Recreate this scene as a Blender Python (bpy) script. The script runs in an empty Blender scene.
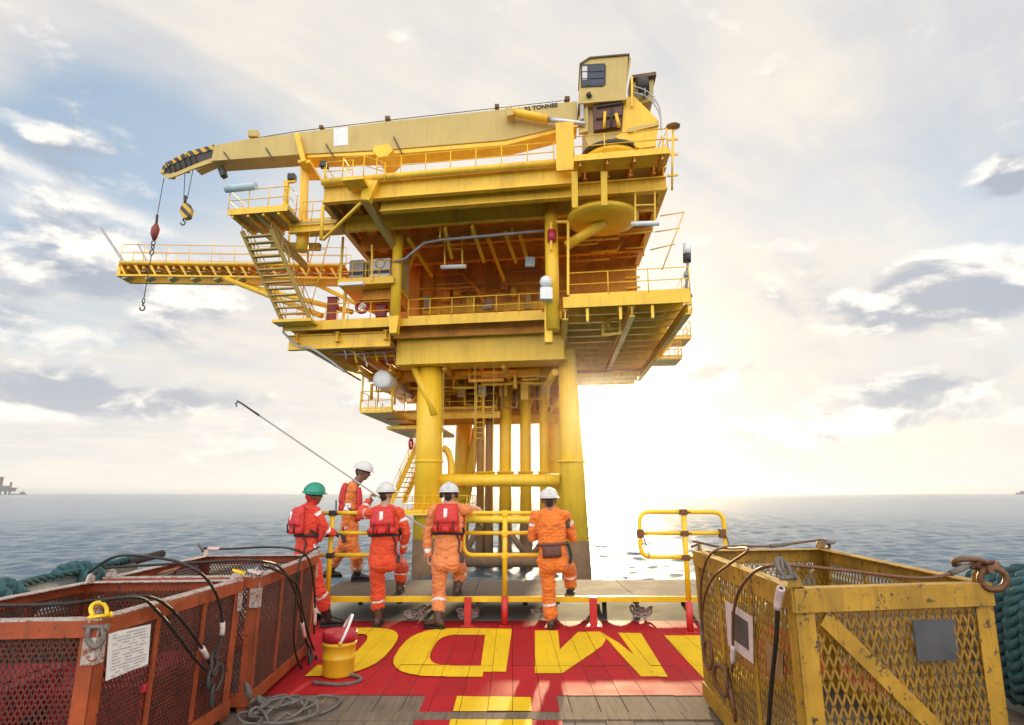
import bpy, bmesh, math, random
import numpy as np
from mathutils import Vector as V, Matrix, noise as mnoise
R = random.Random(7)
C = bpy.context.scene.collection
SC = bpy.context.scene

# ------------------------------------------------------------------ camera maths
F = 600.0; H = 1.65; PIT = math.atan(131.0 / F); cp, sp = math.cos(PIT), math.sin(PIT)
SEA = -3.0
def ray(px, py):
    u = (px - 512) / F; v = (py - 362.5) / F
    return V((u, cp + sp * v, sp - cp * v))
def atY(px, py, Y):
    d = ray(px, py); t = Y / d.y
    return V((d.x * t, Y, H + d.z * t))
def atZ(px, py, Z):
    d = ray(px, py); t = (Z - H) / d.z
    return V((d.x * t, d.y * t, Z))
def hit(px, py, A, B, off=0.0):
    """point where the sight line meets the upright plane through A and B, moved off metres sideways"""
    A = V((A[0], A[1])); B = V((B[0], B[1])); e = (B - A).normalized(); n = V((e.y, -e.x)); A = A + n * off
    d = ray(px, py); t = (A.x * n.x + A.y * n.y) / (d.x * n.x + d.y * n.y)
    return V((d.x * t, d.y * t, H + d.z * t))
# platform axes: a to the right along its front, b to the back, z up
EX = V((math.cos(math.radians(9)), -math.sin(math.radians(9)), 0)); EY = V((math.sin(math.radians(4)), math.cos(math.radians(4)), 0))
PO = V((0, 36, 0))
def P(a, b, z):
    return PO + EX * a + EY * b + V((0, 0, z))
def L(px, py, b):
    """platform (a, b, z) of the pixel on the plane b"""
    d = ray(px, py); o = PO + EY * b
    det = d.x * (-EX.y) + EX.x * d.y
    t = (o.x * (-EX.y) + EX.x * o.y) / det
    a = (d.x * o.y - d.y * o.x) / det
    return (a, b, H + d.z * t)
def LP(px, py, b):
    return P(*L(px, py, b))

# ------------------------------------------------------------------ mesh builder
def ident(*p): return V(p)
class MB:
    def __init__(s, T=ident):
        s.v = []; s.f = []; s.m = []; s.s = []; s.T = T
    def raw(s, vs, fs, mi=0, sm=False):
        o = len(s.v); s.v += [V(x) for x in vs]
        for f in fs:
            s.f.append([i + o for i in f]); s.m.append(mi); s.s.append(sm)
        return s
    def box(s, p0, p1, mi=0):
        x0, y0, z0 = [min(a, b) for a, b in zip(p0, p1)]; x1, y1, z1 = [max(a, b) for a, b in zip(p0, p1)]
        vs = [s.T(x, y, z) for z in (z0, z1) for y in (y0, y1) for x in (x0, x1)]
        return s.raw(vs, [(0, 2, 3, 1), (4, 5, 7, 6), (0, 1, 5, 4), (1, 3, 7, 5), (3, 2, 6, 7), (2, 0, 4, 6)], mi)
    def bar(s, a, b, w, h, up=(0, 0, 1), mi=0):
        a = V(a); b = V(b); d = (b - a).normalized(); u = V(up)
        if abs(d.dot(u)) > .98: u = V((0, 1, 0)) if abs(d.y) < .9 else V((1, 0, 0))
        x = d.cross(u).normalized(); u = x.cross(d).normalized()
        vs = [p + x * (i * w / 2) + u * (j * h / 2) for p in (a, b) for i, j in ((-1, -1), (1, -1), (1, 1), (-1, 1))]
        return s.raw(vs, [(3, 2, 1, 0), (4, 5, 6, 7), (0, 1, 5, 4), (1, 2, 6, 5), (2, 3, 7, 6), (3, 0, 4, 7)], mi)
    def ibeam(s, a, b, h, w, t=.04, mi=0):
        a = V(a); b = V(b); z = V((0, 0, 1))
        s.bar(a + z * (h / 2 - t / 2), b + z * (h / 2 - t / 2), w, t, mi=mi)
        s.bar(a - z * (h / 2 - t / 2), b - z * (h / 2 - t / 2), w, t, mi=mi)
        return s.bar(a, b, t, h - 2 * t, mi=mi)
    def tube(s, pts, r, n=8, cap=True, closed=False, mi=0):
        pts = [V(p) for p in pts]; k = len(pts)
        rs = list(r) if isinstance(r, (list, tuple)) else [r] * k
        tang = []
        for i in range(k):
            a = pts[(i - 1) % k] if (closed or i > 0) else pts[i]
            b = pts[(i + 1) % k] if (closed or i < k - 1) else pts[i]
            tang.append((b - a).normalized() if (b - a).length > 1e-9 else V((0, 0, 1)))
        u = tang[0].orthogonal().normalized(); vs = []
        for i in range(k):
            t = tang[i]; u = u - t * u.dot(t)
            if u.length < 1e-6: u = t.orthogonal()
            u.normalize(); w = t.cross(u)
            for j in range(n):
                g = 2 * math.pi * j / n
                vs.append(pts[i] + (u * math.cos(g) + w * math.sin(g)) * rs[i])
        fs = []
        for i in range(k if closed else k - 1):
            i2 = (i + 1) % k
            for j in range(n):
                j2 = (j + 1) % n
                fs.append((i * n + j, i * n + j2, i2 * n + j2, i2 * n + j))
        s.raw(vs, fs, mi, n > 5)
        if cap and not closed:
            o = len(s.v) - len(vs)
            s.f.append([o + j for j in range(n)][::-1]); s.m.append(mi); s.s.append(False)
            s.f.append([o + (k - 1) * n + j for j in range(n)]); s.m.append(mi); s.s.append(False)
        return s
    def lathe(s, c, prof, n=20, axis=(0, 0, 1), mi=0, sx=1, sy=1, xdir=None):
        c = V(c); ax = V(axis).normalized()
        u = V(xdir) if xdir is not None else ax.orthogonal()
        u = (u - ax * u.dot(ax)).normalized(); w = ax.cross(u); vs = []; fs = []
        for r, h in prof:
            for j in range(n):
                g = 2 * math.pi * j / n
                vs.append(c + ax * h + u * (math.cos(g) * r * sx) + w * (math.sin(g) * r * sy))
        for i in range(len(prof) - 1):
            for j in range(n):
                j2 = (j + 1) % n
                fs.append((i * n + j, i * n + j2, (i + 1) * n + j2, (i + 1) * n + j))
        s.raw(vs, fs, mi, True)
        o = len(s.v) - len(vs)
        if prof[0][0] > 1e-4: s.f.append([o + j for j in range(n)][::-1]); s.m.append(mi); s.s.append(False)
        if prof[-1][0] > 1e-4: s.f.append([o + (len(prof) - 1) * n + j for j in range(n)]); s.m.append(mi); s.s.append(False)
        return s
    def ball(s, c, r, n=12, sx=1, sy=1, sz=1, mi=0):
        pr = [(max(1e-5, r * math.sin(math.pi * i / 8)), -r * sz * math.cos(math.pi * i / 8)) for i in range(9)]
        return s.lathe(c, pr, n, mi=mi, sx=sx, sy=sy, xdir=(1, 0, 0))
    def torus(s, c, axis, R_, r, n=20, m=8, mi=0, stretch=None, a0=0, a1=360):
        ax = V(axis).normalized(); u = ax.orthogonal().normalized() if stretch is None else V(stretch[0]).normalized()
        k = 1 if stretch is None else stretch[1]
        u = (u - ax * u.dot(ax)).normalized(); w = ax.cross(u); full = a1 - a0 >= 360
        pts = [V(c) + u * (math.cos(math.radians(a0 + (a1 - a0) * i / n)) * R_ * k) + w * (math.sin(math.radians(a0 + (a1 - a0) * i / n)) * R_) for i in range(n if full else n + 1)]
        return s.tube(pts, r, m, closed=full, mi=mi)
    def prism(s, poly, vec, mi=0):
        k = len(poly); poly = [V(p) for p in poly]; vec = V(vec)
        vs = poly + [p + vec for p in poly]
        fs = [list(range(k))[::-1], list(range(k, 2 * k))] + [(i, (i + 1) % k, (i + 1) % k + k, i + k) for i in range(k)]
        return s.raw(vs, fs, mi)
    def build(s, name, mat, parent=None, bevel=0, smooth_all=None, origin=None):
        if not s.v: raise ValueError(name)
        if parent is not None:
            o = WORLD[parent.name]
        else:
            o = V(origin) if origin is not None else V((sum(p.x for p in s.v) / len(s.v), sum(p.y for p in s.v) / len(s.v), min(p.z for p in s.v)))
        me = bpy.data.meshes.new(name)
        me.from_pydata([tuple(p - o) for p in s.v], [], s.f)
        for m in (mat if isinstance(mat, (list, tuple)) else [mat]): me.materials.append(m)
        me.polygons.foreach_set('material_index', s.m)
        me.polygons.foreach_set('use_smooth', s.s)
        bm = bmesh.new(); bm.from_mesh(me); bmesh.ops.recalc_face_normals(bm, faces=bm.faces); bm.to_mesh(me); bm.free()
        ob = bpy.data.objects.new(name, me); C.objects.link(ob)
        if parent is not None: ob.parent = parent
        else: ob.location = o
        WORLD[ob.name] = o
        if bevel:
            b = ob.modifiers.new('Bevel', 'BEVEL'); b.width = bevel; b.segments = 2; b.limit_method = 'ANGLE'; b.angle_limit = .6
        return ob
WORLD = {}
def tag(o, label=None, cat=None, group=None, kind=None):
    if label: o['label'] = label
    if cat: o['category'] = cat
    if group: o['group'] = group
    if kind: o['kind'] = kind
    return o
def empty(name, loc, label=None, cat=None, group=None):
    o = bpy.data.objects.new(name, None); C.objects.link(o); o.location = loc; o.empty_display_size = .2
    WORLD[o.name] = V(loc)
    return tag(o, label, cat, group)
def copy_tree(o, parent=None):
    c = o.copy(); C.objects.link(c)
    if parent is not None: c.parent = parent
    for ch in list(o.children): copy_tree(ch, c)
    return c

# ------------------------------------------------------------------ materials
def newmat(name):
    m = bpy.data.materials.new(name); m.use_nodes = True
    nt = m.node_tree; b = nt.nodes['Principled BSDF']
    return m, nt, b
def nd(nt, t, **k):
    n = nt.nodes.new(t)
    for a, v in k.items():
        if a.startswith('i_'):
            n.inputs[int(a[2:]) if a[2:].isdigit() else a[2:].replace('_', ' ')].default_value = v
        else: setattr(n, a, v)
    return n
def coords(nt, scale=(1, 1, 1), world=True):
    if world:
        g = nd(nt, 'ShaderNodeNewGeometry'); out = g.outputs['Position']
    else:
        g = nd(nt, 'ShaderNodeTexCoord'); out = g.outputs['Object']
    mp = nd(nt, 'ShaderNodeMapping'); mp.inputs['Scale'].default_value = scale
    nt.links.new(out, mp.inputs['Vector']); return mp.outputs['Vector']
def nz(nt, vec, scale, detail=4, rough=.6):
    n = nd(nt, 'ShaderNodeTexNoise'); n.inputs['Scale'].default_value = scale; n.inputs['Detail'].default_value = detail; n.inputs['Roughness'].default_value = rough
    nt.links.new(vec, n.inputs['Vector']); return n.outputs['Fac']
def ramp(nt, fac, a, b, ca=(0, 0, 0, 1), cb=(1, 1, 1, 1)):
    r = nd(nt, 'ShaderNodeValToRGB'); r.color_ramp.elements[0].position = a; r.color_ramp.elements[1].position = b
    r.color_ramp.elements[0].color = ca; r.color_ramp.elements[1].color = cb
    nt.links.new(fac, r.inputs['Fac']); return r.outputs['Color']
def mixc(nt, fac, a, b, mode='MIX'):
    m = nd(nt, 'ShaderNodeMixRGB', blend_type=mode)
    for s_, v in ((m.inputs[0], fac), (m.inputs[1], a), (m.inputs[2], b)):
        if hasattr(v, 'links') or isinstance(v, bpy.types.NodeSocket): nt.links.new(v, s_)
        elif isinstance(v, (int, float)): s_.default_value = v
        else: s_.default_value = (*v[:3], 1)
    return m.outputs[0]
def bump(nt, b, h, strength, dist=.01):
    bp = nd(nt, 'ShaderNodeBump'); bp.inputs['Strength'].default_value = strength; bp.inputs['Distance'].default_value = dist
    nt.links.new(h, bp.inputs['Height']); nt.links.new(bp.outputs['Normal'], b.inputs['Normal'])
def paint(name, col, rough=.45, var=.18, scale=3.0, dirt=(.12, .07, .03), amount=.25, dscale=None, metal=0.0, bmp=.15, streak=True, rust=None, rustamt=.0, spec=.5):
    """painted or raw surface: tone varies, dirt lies in patches and runs down in streaks, optional rust chips"""
    m, nt, b = newmat(name)
    v = coords(nt); n1 = nz(nt, v, scale, 5)
    lo = [c * (1 - var) for c in col]; hi = [min(1, c * (1 + var)) for c in col]
    c = mixc(nt, ramp(nt, n1, .3, .7), lo, hi)
    vs = coords(nt, (dscale or scale * 2.2, dscale or scale * 2.2, (dscale or scale * 2.2) * (.14 if streak else 1)))
    n2 = nz(nt, vs, 1.0, 6, .7)
    k = ramp(nt, n2, .52, .8)
    mm = nd(nt, 'ShaderNodeMath', operation='MULTIPLY'); nt.links.new(k, mm.inputs[0]); mm.inputs[1].default_value = amount
    c = mixc(nt, mm.outputs[0], c, dirt)
    if streak:
        n5 = nz(nt, coords(nt, (dscale * 4.5 if dscale else scale * 5,) * 2 + (.35 * (dscale or scale),)), 1.0, 5, .65); m5 = nd(nt, 'ShaderNodeMath', operation='MULTIPLY'); nt.links.new(ramp(nt, n5, .5, .78), m5.inputs[0]); m5.inputs[1].default_value = amount * .8
        c = mixc(nt, m5.outputs[0], c, [x * .45 + y * .25 for x, y in zip(col, dirt)])
    if rust:
        n3 = nz(nt, v, scale * 4.5, 8, .75); k3 = ramp(nt, n3, .62 - rustamt, .66 - rustamt)
        c = mixc(nt, k3, c, rust)
    nt.links.new(c, b.inputs['Base Color'])
    rr = nd(nt, 'ShaderNodeMapRange'); rr.inputs['To Min'].default_value = max(.05, rough - .12); rr.inputs['To Max'].default_value = min(1, rough + .15)
    nt.links.new(n2, rr.inputs['Value']); nt.links.new(rr.outputs[0], b.inputs['Roughness'])
    b.inputs['Metallic'].default_value = metal; b.inputs['Specular IOR Level'].default_value = spec
    if bmp: bump(nt, b, n1 if not rust else n3, bmp, .01)
    return m
M = {}
M['yellow'] = paint('yellow_paint', (.90, .54, .03), .42, .12, .6, (.32, .11, .02), .5, 1.5, rust=(.16, .06, .02), rustamt=-.04)
M['yellow2'] = paint('bright_yellow_paint', (.93, .56, .03), .4, .09, .6, (.42, .17, .02), .45, 1.1, rust=(.3, .1, .02), rustamt=-.10)
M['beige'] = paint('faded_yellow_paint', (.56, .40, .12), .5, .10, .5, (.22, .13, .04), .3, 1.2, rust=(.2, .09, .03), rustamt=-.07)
M['orange_in'] = paint('amber_primer', (.76, .31, .03), .55, .25, .9, (.22, .06, .015), .4, 1.2)  # yellow paint of inner parts, with warm sunset glow put into its colour
M['splash'] = paint('weathered_splash_zone', (.16, .09, .045), .8, .3, 1.2, (.05, .04, .03), .6, 2.0)
M['conductor'] = paint('brown_conductor_coat', (.36, .19, .06), .5, .15, 1, (.15, .07, .02), .5, 1.2)
M['white'] = paint('white_paint', (.8, .8, .78), .4, .05, 1.5, (.35, .3, .25), .3)
M['grey'] = paint('grey_steel', (.38, .38, .38), .45, .15, 2, (.15, .12, .1), .4, metal=.3)
M['galv'] = paint('galvanised', (.55, .55, .56), .4, .12, 4, (.25, .2, .17), .4, metal=.7)
M['dark'] = paint('dark_steel', (.05, .045, .04), .55, .3, 4, (.12, .07, .04), .4, metal=.3)
M['black'] = paint('black_rubber', (.022, .022, .024), .6, .3, 8, (.06, .055, .05), .3)
M['red'] = paint('red_paint', (.55, .03, .03), .4, .12, 2, (.2, .02, .02), .3)
M['redplast'] = paint('red_plastic', (.42, .016, .035), .35, .12, 5, (.2, .03, .03), .35)
M['maroon'] = paint('maroon_paint', (.25, .03, .025), .5, .15, 2)
M['bluegrey'] = paint('pale_blue_cover', (.45, .58, .62), .6, .1, 2)
M['wire'] = paint('wire_rope', (.035, .03, .028), .45, .3, 60, (.1, .06, .04), .4, metal=.5, bmp=.6)
M['wirerust'] = paint('brown_wire_rope', (.16, .07, .03), .5, .3, 60, (.05, .03, .02), .4, metal=.3, bmp=.6)
M['ferrule'] = paint('ferrule_tape', (.62, .50, .47), .6, .15, 15, (.3, .2, .17), .5)
M['pinktape'] = paint('pink_tape', (.68, .42, .42), .6, .15, 15, (.4, .2, .2), .4)
M['teal'] = paint('teal_rope', (.028, .088, .094), .85, .35, 14, (.02, .05, .06), .5, streak=False, bmp=.8)
M['tealdark'] = paint('dark_teal_rope', (.018, .055, .062), .9, .35, 14, (.012, .03, .04), .5, streak=False, bmp=.8)
M['rope'] = paint('worn_rope', (.15, .13, .115), .9, .3, 20, (.08, .07, .06), .5, streak=False, bmp=.8)
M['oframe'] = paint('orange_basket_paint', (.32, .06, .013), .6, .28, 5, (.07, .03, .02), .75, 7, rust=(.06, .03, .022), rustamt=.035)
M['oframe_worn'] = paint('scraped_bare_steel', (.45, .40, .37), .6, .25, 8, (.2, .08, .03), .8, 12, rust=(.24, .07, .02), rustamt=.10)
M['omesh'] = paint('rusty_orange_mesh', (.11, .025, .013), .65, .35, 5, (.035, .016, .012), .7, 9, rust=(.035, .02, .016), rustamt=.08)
M['yframe'] = paint('yellow_basket_paint', (.40, .215, .014), .6, .28, 4, (.07, .045, .02), .85, 6, rust=(.05, .035, .02), rustamt=.05)
M['ymesh'] = paint('yellow_basket_mesh', (.28, .145, .012), .55, .28, 6, (.07, .045, .02), .7, 7)
M['yrail'] = paint('yellow_guard_rail', (.80, .52, .015), .35, .08, 4, (.35, .2, .02), .35, 8)
M['plywood'] = paint('brown_board', (.3, .17, .07), .7, .2, 6)
M['greyboard'] = paint('dark_grey_plate', (.06, .06, .065), .5, .25, 6)
M['deckplate'] = paint('pale_deck_plate', (.33, .335, .30), .8, var=.12, scale=1.2, dirt=(.2, .18, .15), amount=.6, dscale=1.5, streak=False, spec=.2)
M['grating'] = paint('walkway_plate', (.14, .11, .085), .8, var=.15, scale=2, dirt=(.12, .1, .08), amount=.6, dscale=3, streak=False, spec=.2)
M['hull'] = paint('hull_paint', (.12, .045, .035), .6, .2, 1, (.05, .03, .02), .5)
M['bulwark'] = paint('grey_green_bulwark', (.20, .23, .21), .6, .15, 2)
M['bucket'] = paint('yellow_plastic', (.72, .42, .02), .35, .06, 6, (.3, .16, .03), .3)
M['skin'] = paint('skin', (.20, .105, .065), .5, .12, 20, amount=0, streak=False)
M['skin2'] = paint('light_skin', (.42, .25, .17), .5, .12, 20, amount=0, streak=False)
M['glove'] = paint('work_glove', (.05, .045, .045), .8, .2, 20)
M['boot'] = paint('work_boot', (.028, .022, .02), .45, .25, 14, (.1, .06, .04), .35)
M['bootbrown'] = paint('brown_boot', (.075, .035, .022), .5, .25, 14, (.1, .06, .04), .35)
M['strap'] = paint('black_webbing', (.02, .02, .022), .75, .2, 20)
M['vestred'] = paint('red_vest_fabric', (.56, .028, .026), .6, .16, 9, (.22, .012, .015), .5, streak=False, bmp=.4)
M['tape'] = paint('reflective_tape', (.72, .73, .74), .35, .06, 10, amount=.2)
M['helmet'] = paint('white_helmet', (.60, .60, .585), .25, .04, 6, amount=.15)
M['helmetg'] = paint('green_helmet', (.01, .26, .17), .25, .06, 6, amount=.15)
M['hair'] = paint('dark_hair', (.025, .018, .014), .7, .2, 30)
M['rig'] = paint('distant_rig_paint', (.10, .10, .13), .7, .2, .05)
M['rigred'] = paint('distant_rig_red', (.15, .07, .09), .7, .2, .05)
def fabric(name, col):
    m, nt, b = newmat(name)
    v = coords(nt); n1 = nz(nt, v, 6, 5); n2 = nz(nt, coords(nt, (1, 1, .5)), 22, 5, .65)
    c = mixc(nt, ramp(nt, n1, .3, .75), [x * .78 for x in col], col)
    c = mixc(nt, ramp(nt, n2, .55, .85), c, [x * .5 for x in col])
    n6 = nz(nt, v, 2.5, 8, .7); c = mixc(nt, ramp(nt, n6, .56, .75), c, [x * .45 + .01 for x in col])
    nt.links.new(c, b.inputs['Base Color']); b.inputs['Roughness'].default_value = .85
    b.inputs['Sheen Weight'].default_value = .15
    bump(nt, b, n2, .35, .012); return m
M['cov_red'] = fabric('red_orange_coverall', (.74, .075, .018))
M['cov_red2'] = fabric('red_coverall', (.72, .05, .02))
M['cov_orange'] = fabric('orange_coverall', (.80, .22, .045))
M['cov_pale'] = fabric('faded_orange_coverall', (.80, .27, .09))
M['cov_amber'] = fabric('amber_coverall', (.82, .21, .025))
# wood
def wood():
    m, nt, b = newmat('weathered_deck_wood')
    v = coords(nt, (14, .9, 6)); n = nz(nt, v, 2.2, 8, .7)
    oi = nd(nt, 'ShaderNodeNewGeometry')
    c = mixc(nt, ramp(nt, n, .25, .8), (.09, .064, .044), (.31, .225, .155))
    c = mixc(nt, oi.outputs['Random Per Island'], c, mixc(nt, .55, c, (.15, .12, .10)))
    n2 = nz(nt, coords(nt), 1.3, 5); c = mixc(nt, ramp(nt, n2, .5, .75), c, (.12, .10, .09))
    nt.links.new(c, b.inputs['Base Color']); b.inputs['Roughness'].default_value = .85; b.inputs['Specular IOR Level'].default_value = .2
    bump(nt, b, n, .5, .006); return m
M['wood'] = wood()
M['ringrust'] = paint('rusty_ring', (.07, .04, .03), .6, .3, 20, (.15, .06, .03), .5)
def deckpaint(name, col, worn, isl=True):
    m, nt, b = newmat(name)
    v = coords(nt, (14, .9, 6)); n = nz(nt, v, 2.2, 8, .7)
    n1 = nz(nt, coords(nt), 2.0, 6); n4 = nz(nt, coords(nt, (9, 2.2, 1)), 1.6, 9, .8)
    g = nd(nt, 'ShaderNodeNewGeometry')
    c = mixc(nt, ramp(nt, n1, .3, .7), [x * .8 for x in col], col)
    if isl: c = mixc(nt, g.outputs['Random Per Island'], c, mixc(nt, .45, c, [x * .5 for x in col]))
    c = mixc(nt, ramp(nt, n, .58, .76), c, [x * .5 for x in col])
    nw = nz(nt, coords(nt, (3, 1.2, 1)), 2.6, 10, .72); c = mixc(nt, ramp(nt, nw, .60, .70), c, mixc(nt, .5, c, (.13, .09, .075)))
    c = mixc(nt, ramp(nt, n4, .66 - worn, .72 - worn), c, (.16, .12, .10))
    nt.links.new(c, b.inputs['Base Color'])
    rr = nd(nt, 'ShaderNodeMapRange'); rr.inputs['To Min'].default_value = .5; rr.inputs['To Max'].default_value = .85; b.inputs['Specular IOR Level'].default_value = .25
    nt.links.new(n1, rr.inputs['Value']); nt.links.new(rr.outputs[0], b.inputs['Roughness'])
    bump(nt, b, n, .4, .006); return m
M['dred'] = deckpaint('worn_red_deck_paint', (.50, .012, .02), .04)
M['dyel'] = deckpaint('worn_yellow_deck_paint', (.86, .55, .012), .045, False)
def glass():
    m, nt, b = newmat('cab_glass'); b.inputs['Base Color'].default_value = (.02, .03, .06, 1); b.inputs['Roughness'].default_value = .05
    return m
M['glass'] = glass()
def stripe():
    m, nt, b = newmat('hazard_stripes')
    g = nd(nt, 'ShaderNodeNewGeometry'); sx = nd(nt, 'ShaderNodeSeparateXYZ'); nt.links.new(g.outputs['Position'], sx.inputs[0])
    ad = nd(nt, 'ShaderNodeMath', operation='ADD'); nt.links.new(sx.outputs[0], ad.inputs[0]); nt.links.new(sx.outputs[2], ad.inputs[1])
    mu = nd(nt, 'ShaderNodeMath', operation='MULTIPLY'); nt.links.new(ad.outputs[0], mu.inputs[0]); mu.inputs[1].default_value = 1.6
    fr = nd(nt, 'ShaderNodeMath', operation='FRACT'); nt.links.new(mu.outputs[0], fr.inputs[0])
    gt = nd(nt, 'ShaderNodeMath', operation='GREATER_THAN'); nt.links.new(fr.outputs[0], gt.inputs[0]); gt.inputs[1].default_value = .5
    nt.links.new(mixc(nt, gt.outputs[0], (.65, .38, .02), (.03, .028, .025)), b.inputs['Base Color']); b.inputs['Roughness'].default_value = .5
    return m
M['stripe'] = stripe()
def text_mesh(name, body, size, mat, parent, origin, xdir, ydir, depth=.01):
    cu = bpy.data.curves.new(name, 'FONT'); cu.body = body; cu.size = size; cu.extrude = depth; cu.offset = size * .035
    t = bpy.data.objects.new(name, cu); C.objects.link(t)
    me = bpy.data.meshes.new_from_object(t.evaluated_get(bpy.context.evaluated_depsgraph_get()))
    bpy.data.objects.remove(t)
    x = V(xdir).normalized(); y = V(ydir); y = (y - x * y.dot(x)).normalized(); z = x.cross(y)
    mt = Matrix((x, y, z)).transposed().to_4x4(); mt.translation = V(origin) - WORLD[parent.name]
    me.transform(mt); me.materials.clear(); me.materials.append(mat)
    for p in me.polygons: p.material_index = 0
    o = bpy.data.objects.new(name, me); C.objects.link(o); o.parent = parent; WORLD[o.name] = WORLD[parent.name]
    return o
# ------------------------------------------------------------------ world, sun, camera
SUN = ray(598, 405).normalized()
SUN_EL = math.asin(SUN.z); SUN_AZ = math.atan2(SUN.x, SUN.y)
w = bpy.data.worlds.new('World'); SC.world = w; w.use_nodes = True
nt = w.node_tree; bg = nt.nodes['Background']
class E:                                  # tiny expression helper over math nodes
    def __init__(s, k): s.k = k
    def _op(a, op, b=None, c=None):
        n = nt.nodes.new('ShaderNodeMath'); n.operation = op
        for i, x in enumerate((a, b, c)):
            if x is None: continue
            if isinstance(x, E): nt.links.new(x.k, n.inputs[i])
            else: n.inputs[i].default_value = x
        return E(n.outputs[0])
    def __add__(a, b): return a._op('ADD', b)
    def __sub__(a, b): return a._op('SUBTRACT', b)
    def __mul__(a, b): return a._op('MULTIPLY', b)
    def __truediv__(a, b): return a._op('DIVIDE', b)
    def mx(a, b): return a._op('MAXIMUM', b)
    def mn(a, b): return a._op('MINIMUM', b)
    def pw(a, b): return a._op('POWER', b)
    def exp(a): return E(a.k)._op('EXPONENT')
    def step(a, lo, hi):
        n = nt.nodes.new('ShaderNodeMapRange'); n.interpolation_type = 'SMOOTHSTEP'
        nt.links.new(a.k, n.inputs['Value']); n.inputs['From Min'].default_value = lo; n.inputs['From Max'].default_value = hi
        return E(n.outputs[0])
def comb(x, y, z=0.0):
    n = nt.nodes.new('ShaderNodeCombineXYZ')
    for i, q in enumerate((x, y, z)):
        if isinstance(q, E): nt.links.new(q.k, n.inputs[i])
        else: n.inputs[i].default_value = q
    return n.outputs[0]
def fbm(vec, scale, detail=6, rough=.55, dist=0.0):
    n = nt.nodes.new('ShaderNodeTexNoise'); n.inputs['Scale'].default_value = scale; n.inputs['Detail'].default_value = detail
    n.inputs['Roughness'].default_value = rough; n.inputs['Distortion'].default_value = dist
    nt.links.new(vec, n.inputs['Vector']); return E(n.outputs['Fac'])
def wmix(f, a, b, mode='MIX'):
    n = nt.nodes.new('ShaderNodeMixRGB'); n.blend_type = mode
    for i, x in ((0, f), (1, a), (2, b)):
        if isinstance(x, E): nt.links.new(x.k, n.inputs[i])
        elif isinstance(x, bpy.types.NodeSocket): nt.links.new(x, n.inputs[i])
        elif isinstance(x, (int, float)): n.inputs[i].default_value = x
        else: n.inputs[i].default_value = (*x, 1)
    return n.outputs[0]
tc = nt.nodes.new('ShaderNodeTexCoord'); nm = nt.nodes.new('ShaderNodeVectorMath'); nm.operation = 'NORMALIZE'
nt.links.new(tc.outputs['Generated'], nm.inputs[0]); D = nm.outputs[0]
sx = nt.nodes.new('ShaderNodeSeparateXYZ'); nt.links.new(D, sx.inputs[0])
dx, dy, dz = E(sx.outputs[0]), E(sx.outputs[1]), E(sx.outputs[2])
az = dx._op('ARCTAN2', dy); el = dz.mx(0.0)._op('ARCSINE')
dt = nt.nodes.new('ShaderNodeVectorMath'); dt.operation = 'DOT_PRODUCT'; nt.links.new(D, dt.inputs[0]); dt.inputs[1].default_value = SUN
ang = E(dt.outputs['Value']).mn(1.0)._op('ARCCOSINE')          # angle from the sun, radians
def blob(px, py, wa, we):                 # soft patch of sky around one direction
    d = ray(px, py).normalized(); a0 = math.atan2(d.x, d.y); e0 = math.asin(d.z)
    q = ((az - a0) * (1 / wa)).pw(2.0) + ((el - e0) * (1 / we)).pw(2.0)
    return (q * -1.0).exp()
sky = nt.nodes.new('ShaderNodeTexSky'); sky.sky_type = 'NISHITA'; sky.sun_disc = False
sky.sun_elevation = SUN_EL; sky.sun_rotation = SUN_AZ; sky.air_density = 1.0; sky.dust_density = 2.0; sky.ozone_density = 1.5
SKYK = 0.07
nsky = wmix(1.0, sky.outputs[0], (SKYK, SKYK, SKYK), 'MULTIPLY')
clear = wmix(1.0, nsky, (.19, .265, .375), 'ADD')                # blue between the clouds
# high veil, on a plane overhead
inv = (dz.mx(0.0) + .22)
pl = comb(dx / inv, dy / inv, 0.0)
v1 = fbm(pl, 1.3, 7, .52, .3); v2 = fbm(pl, 3.2, 7, .56, .3)
pst = comb((dx * .8 + dy * .6) / inv * 1.0, (dy * .8 - dx * .6) / inv * 5.0, 3.0)
v3 = fbm(pst, 1.0, 8, .58, .8)          # streaky cirrus
hole = blob(95, 135, .20, .13) * .68 + blob(112, 125, .085, .06) * .30 + blob(215, 150, .16, .10) * .40 + blob(10, 215, .12, .10) * .30 - blob(20, 25, .2, .10) * .3 - blob(330, 60, .3, .12) * .15 + blob(1000, 240, .13, .10) * .50 + blob(30, 330, .22, .05) * .22
def streak(x0, y0, x1, y1, wd):           # a ragged band of ice cloud between two directions of the sky
    a, b = ray(x0, y0).normalized(), ray(x1, y1).normalized(); A = (math.atan2(a.x, a.y), math.asin(a.z)); B = (math.atan2(b.x, b.y), math.asin(b.z))
    L_ = math.hypot(B[0] - A[0], B[1] - A[1]); ux, uy = (B[0] - A[0]) / L_, (B[1] - A[1]) / L_; mx_, my_ = (A[0] + B[0]) / 2, (A[1] + B[1]) / 2
    s_ = (az - mx_) * ux + (el - my_) * uy; t_ = (el - my_) * ux - (az - mx_) * uy + (v2 - .5) * (wd * 3.0)
    return ((s_ * (1.6 / L_)).pw(4.0) * -1.0 + (t_ * (1 / wd)).pw(2.0) * -1.0).exp()
stk = streak(-60, 130, 140, 222, .012) * 1.0 + streak(0, 190, 110, 250, .02) * .6
veil = (v1 * .6 + v2 * .3 + v3 * .22 - hole * .60 + .20)
veil = veil.step(.30, .82)
vt = v2 * .5 + v3 * .5
veilcol = wmix(vt.step(.30, .70), (.50, .525, .58), (.68, .655, .62))
col = wmix(veil, clear, veilcol)
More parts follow.
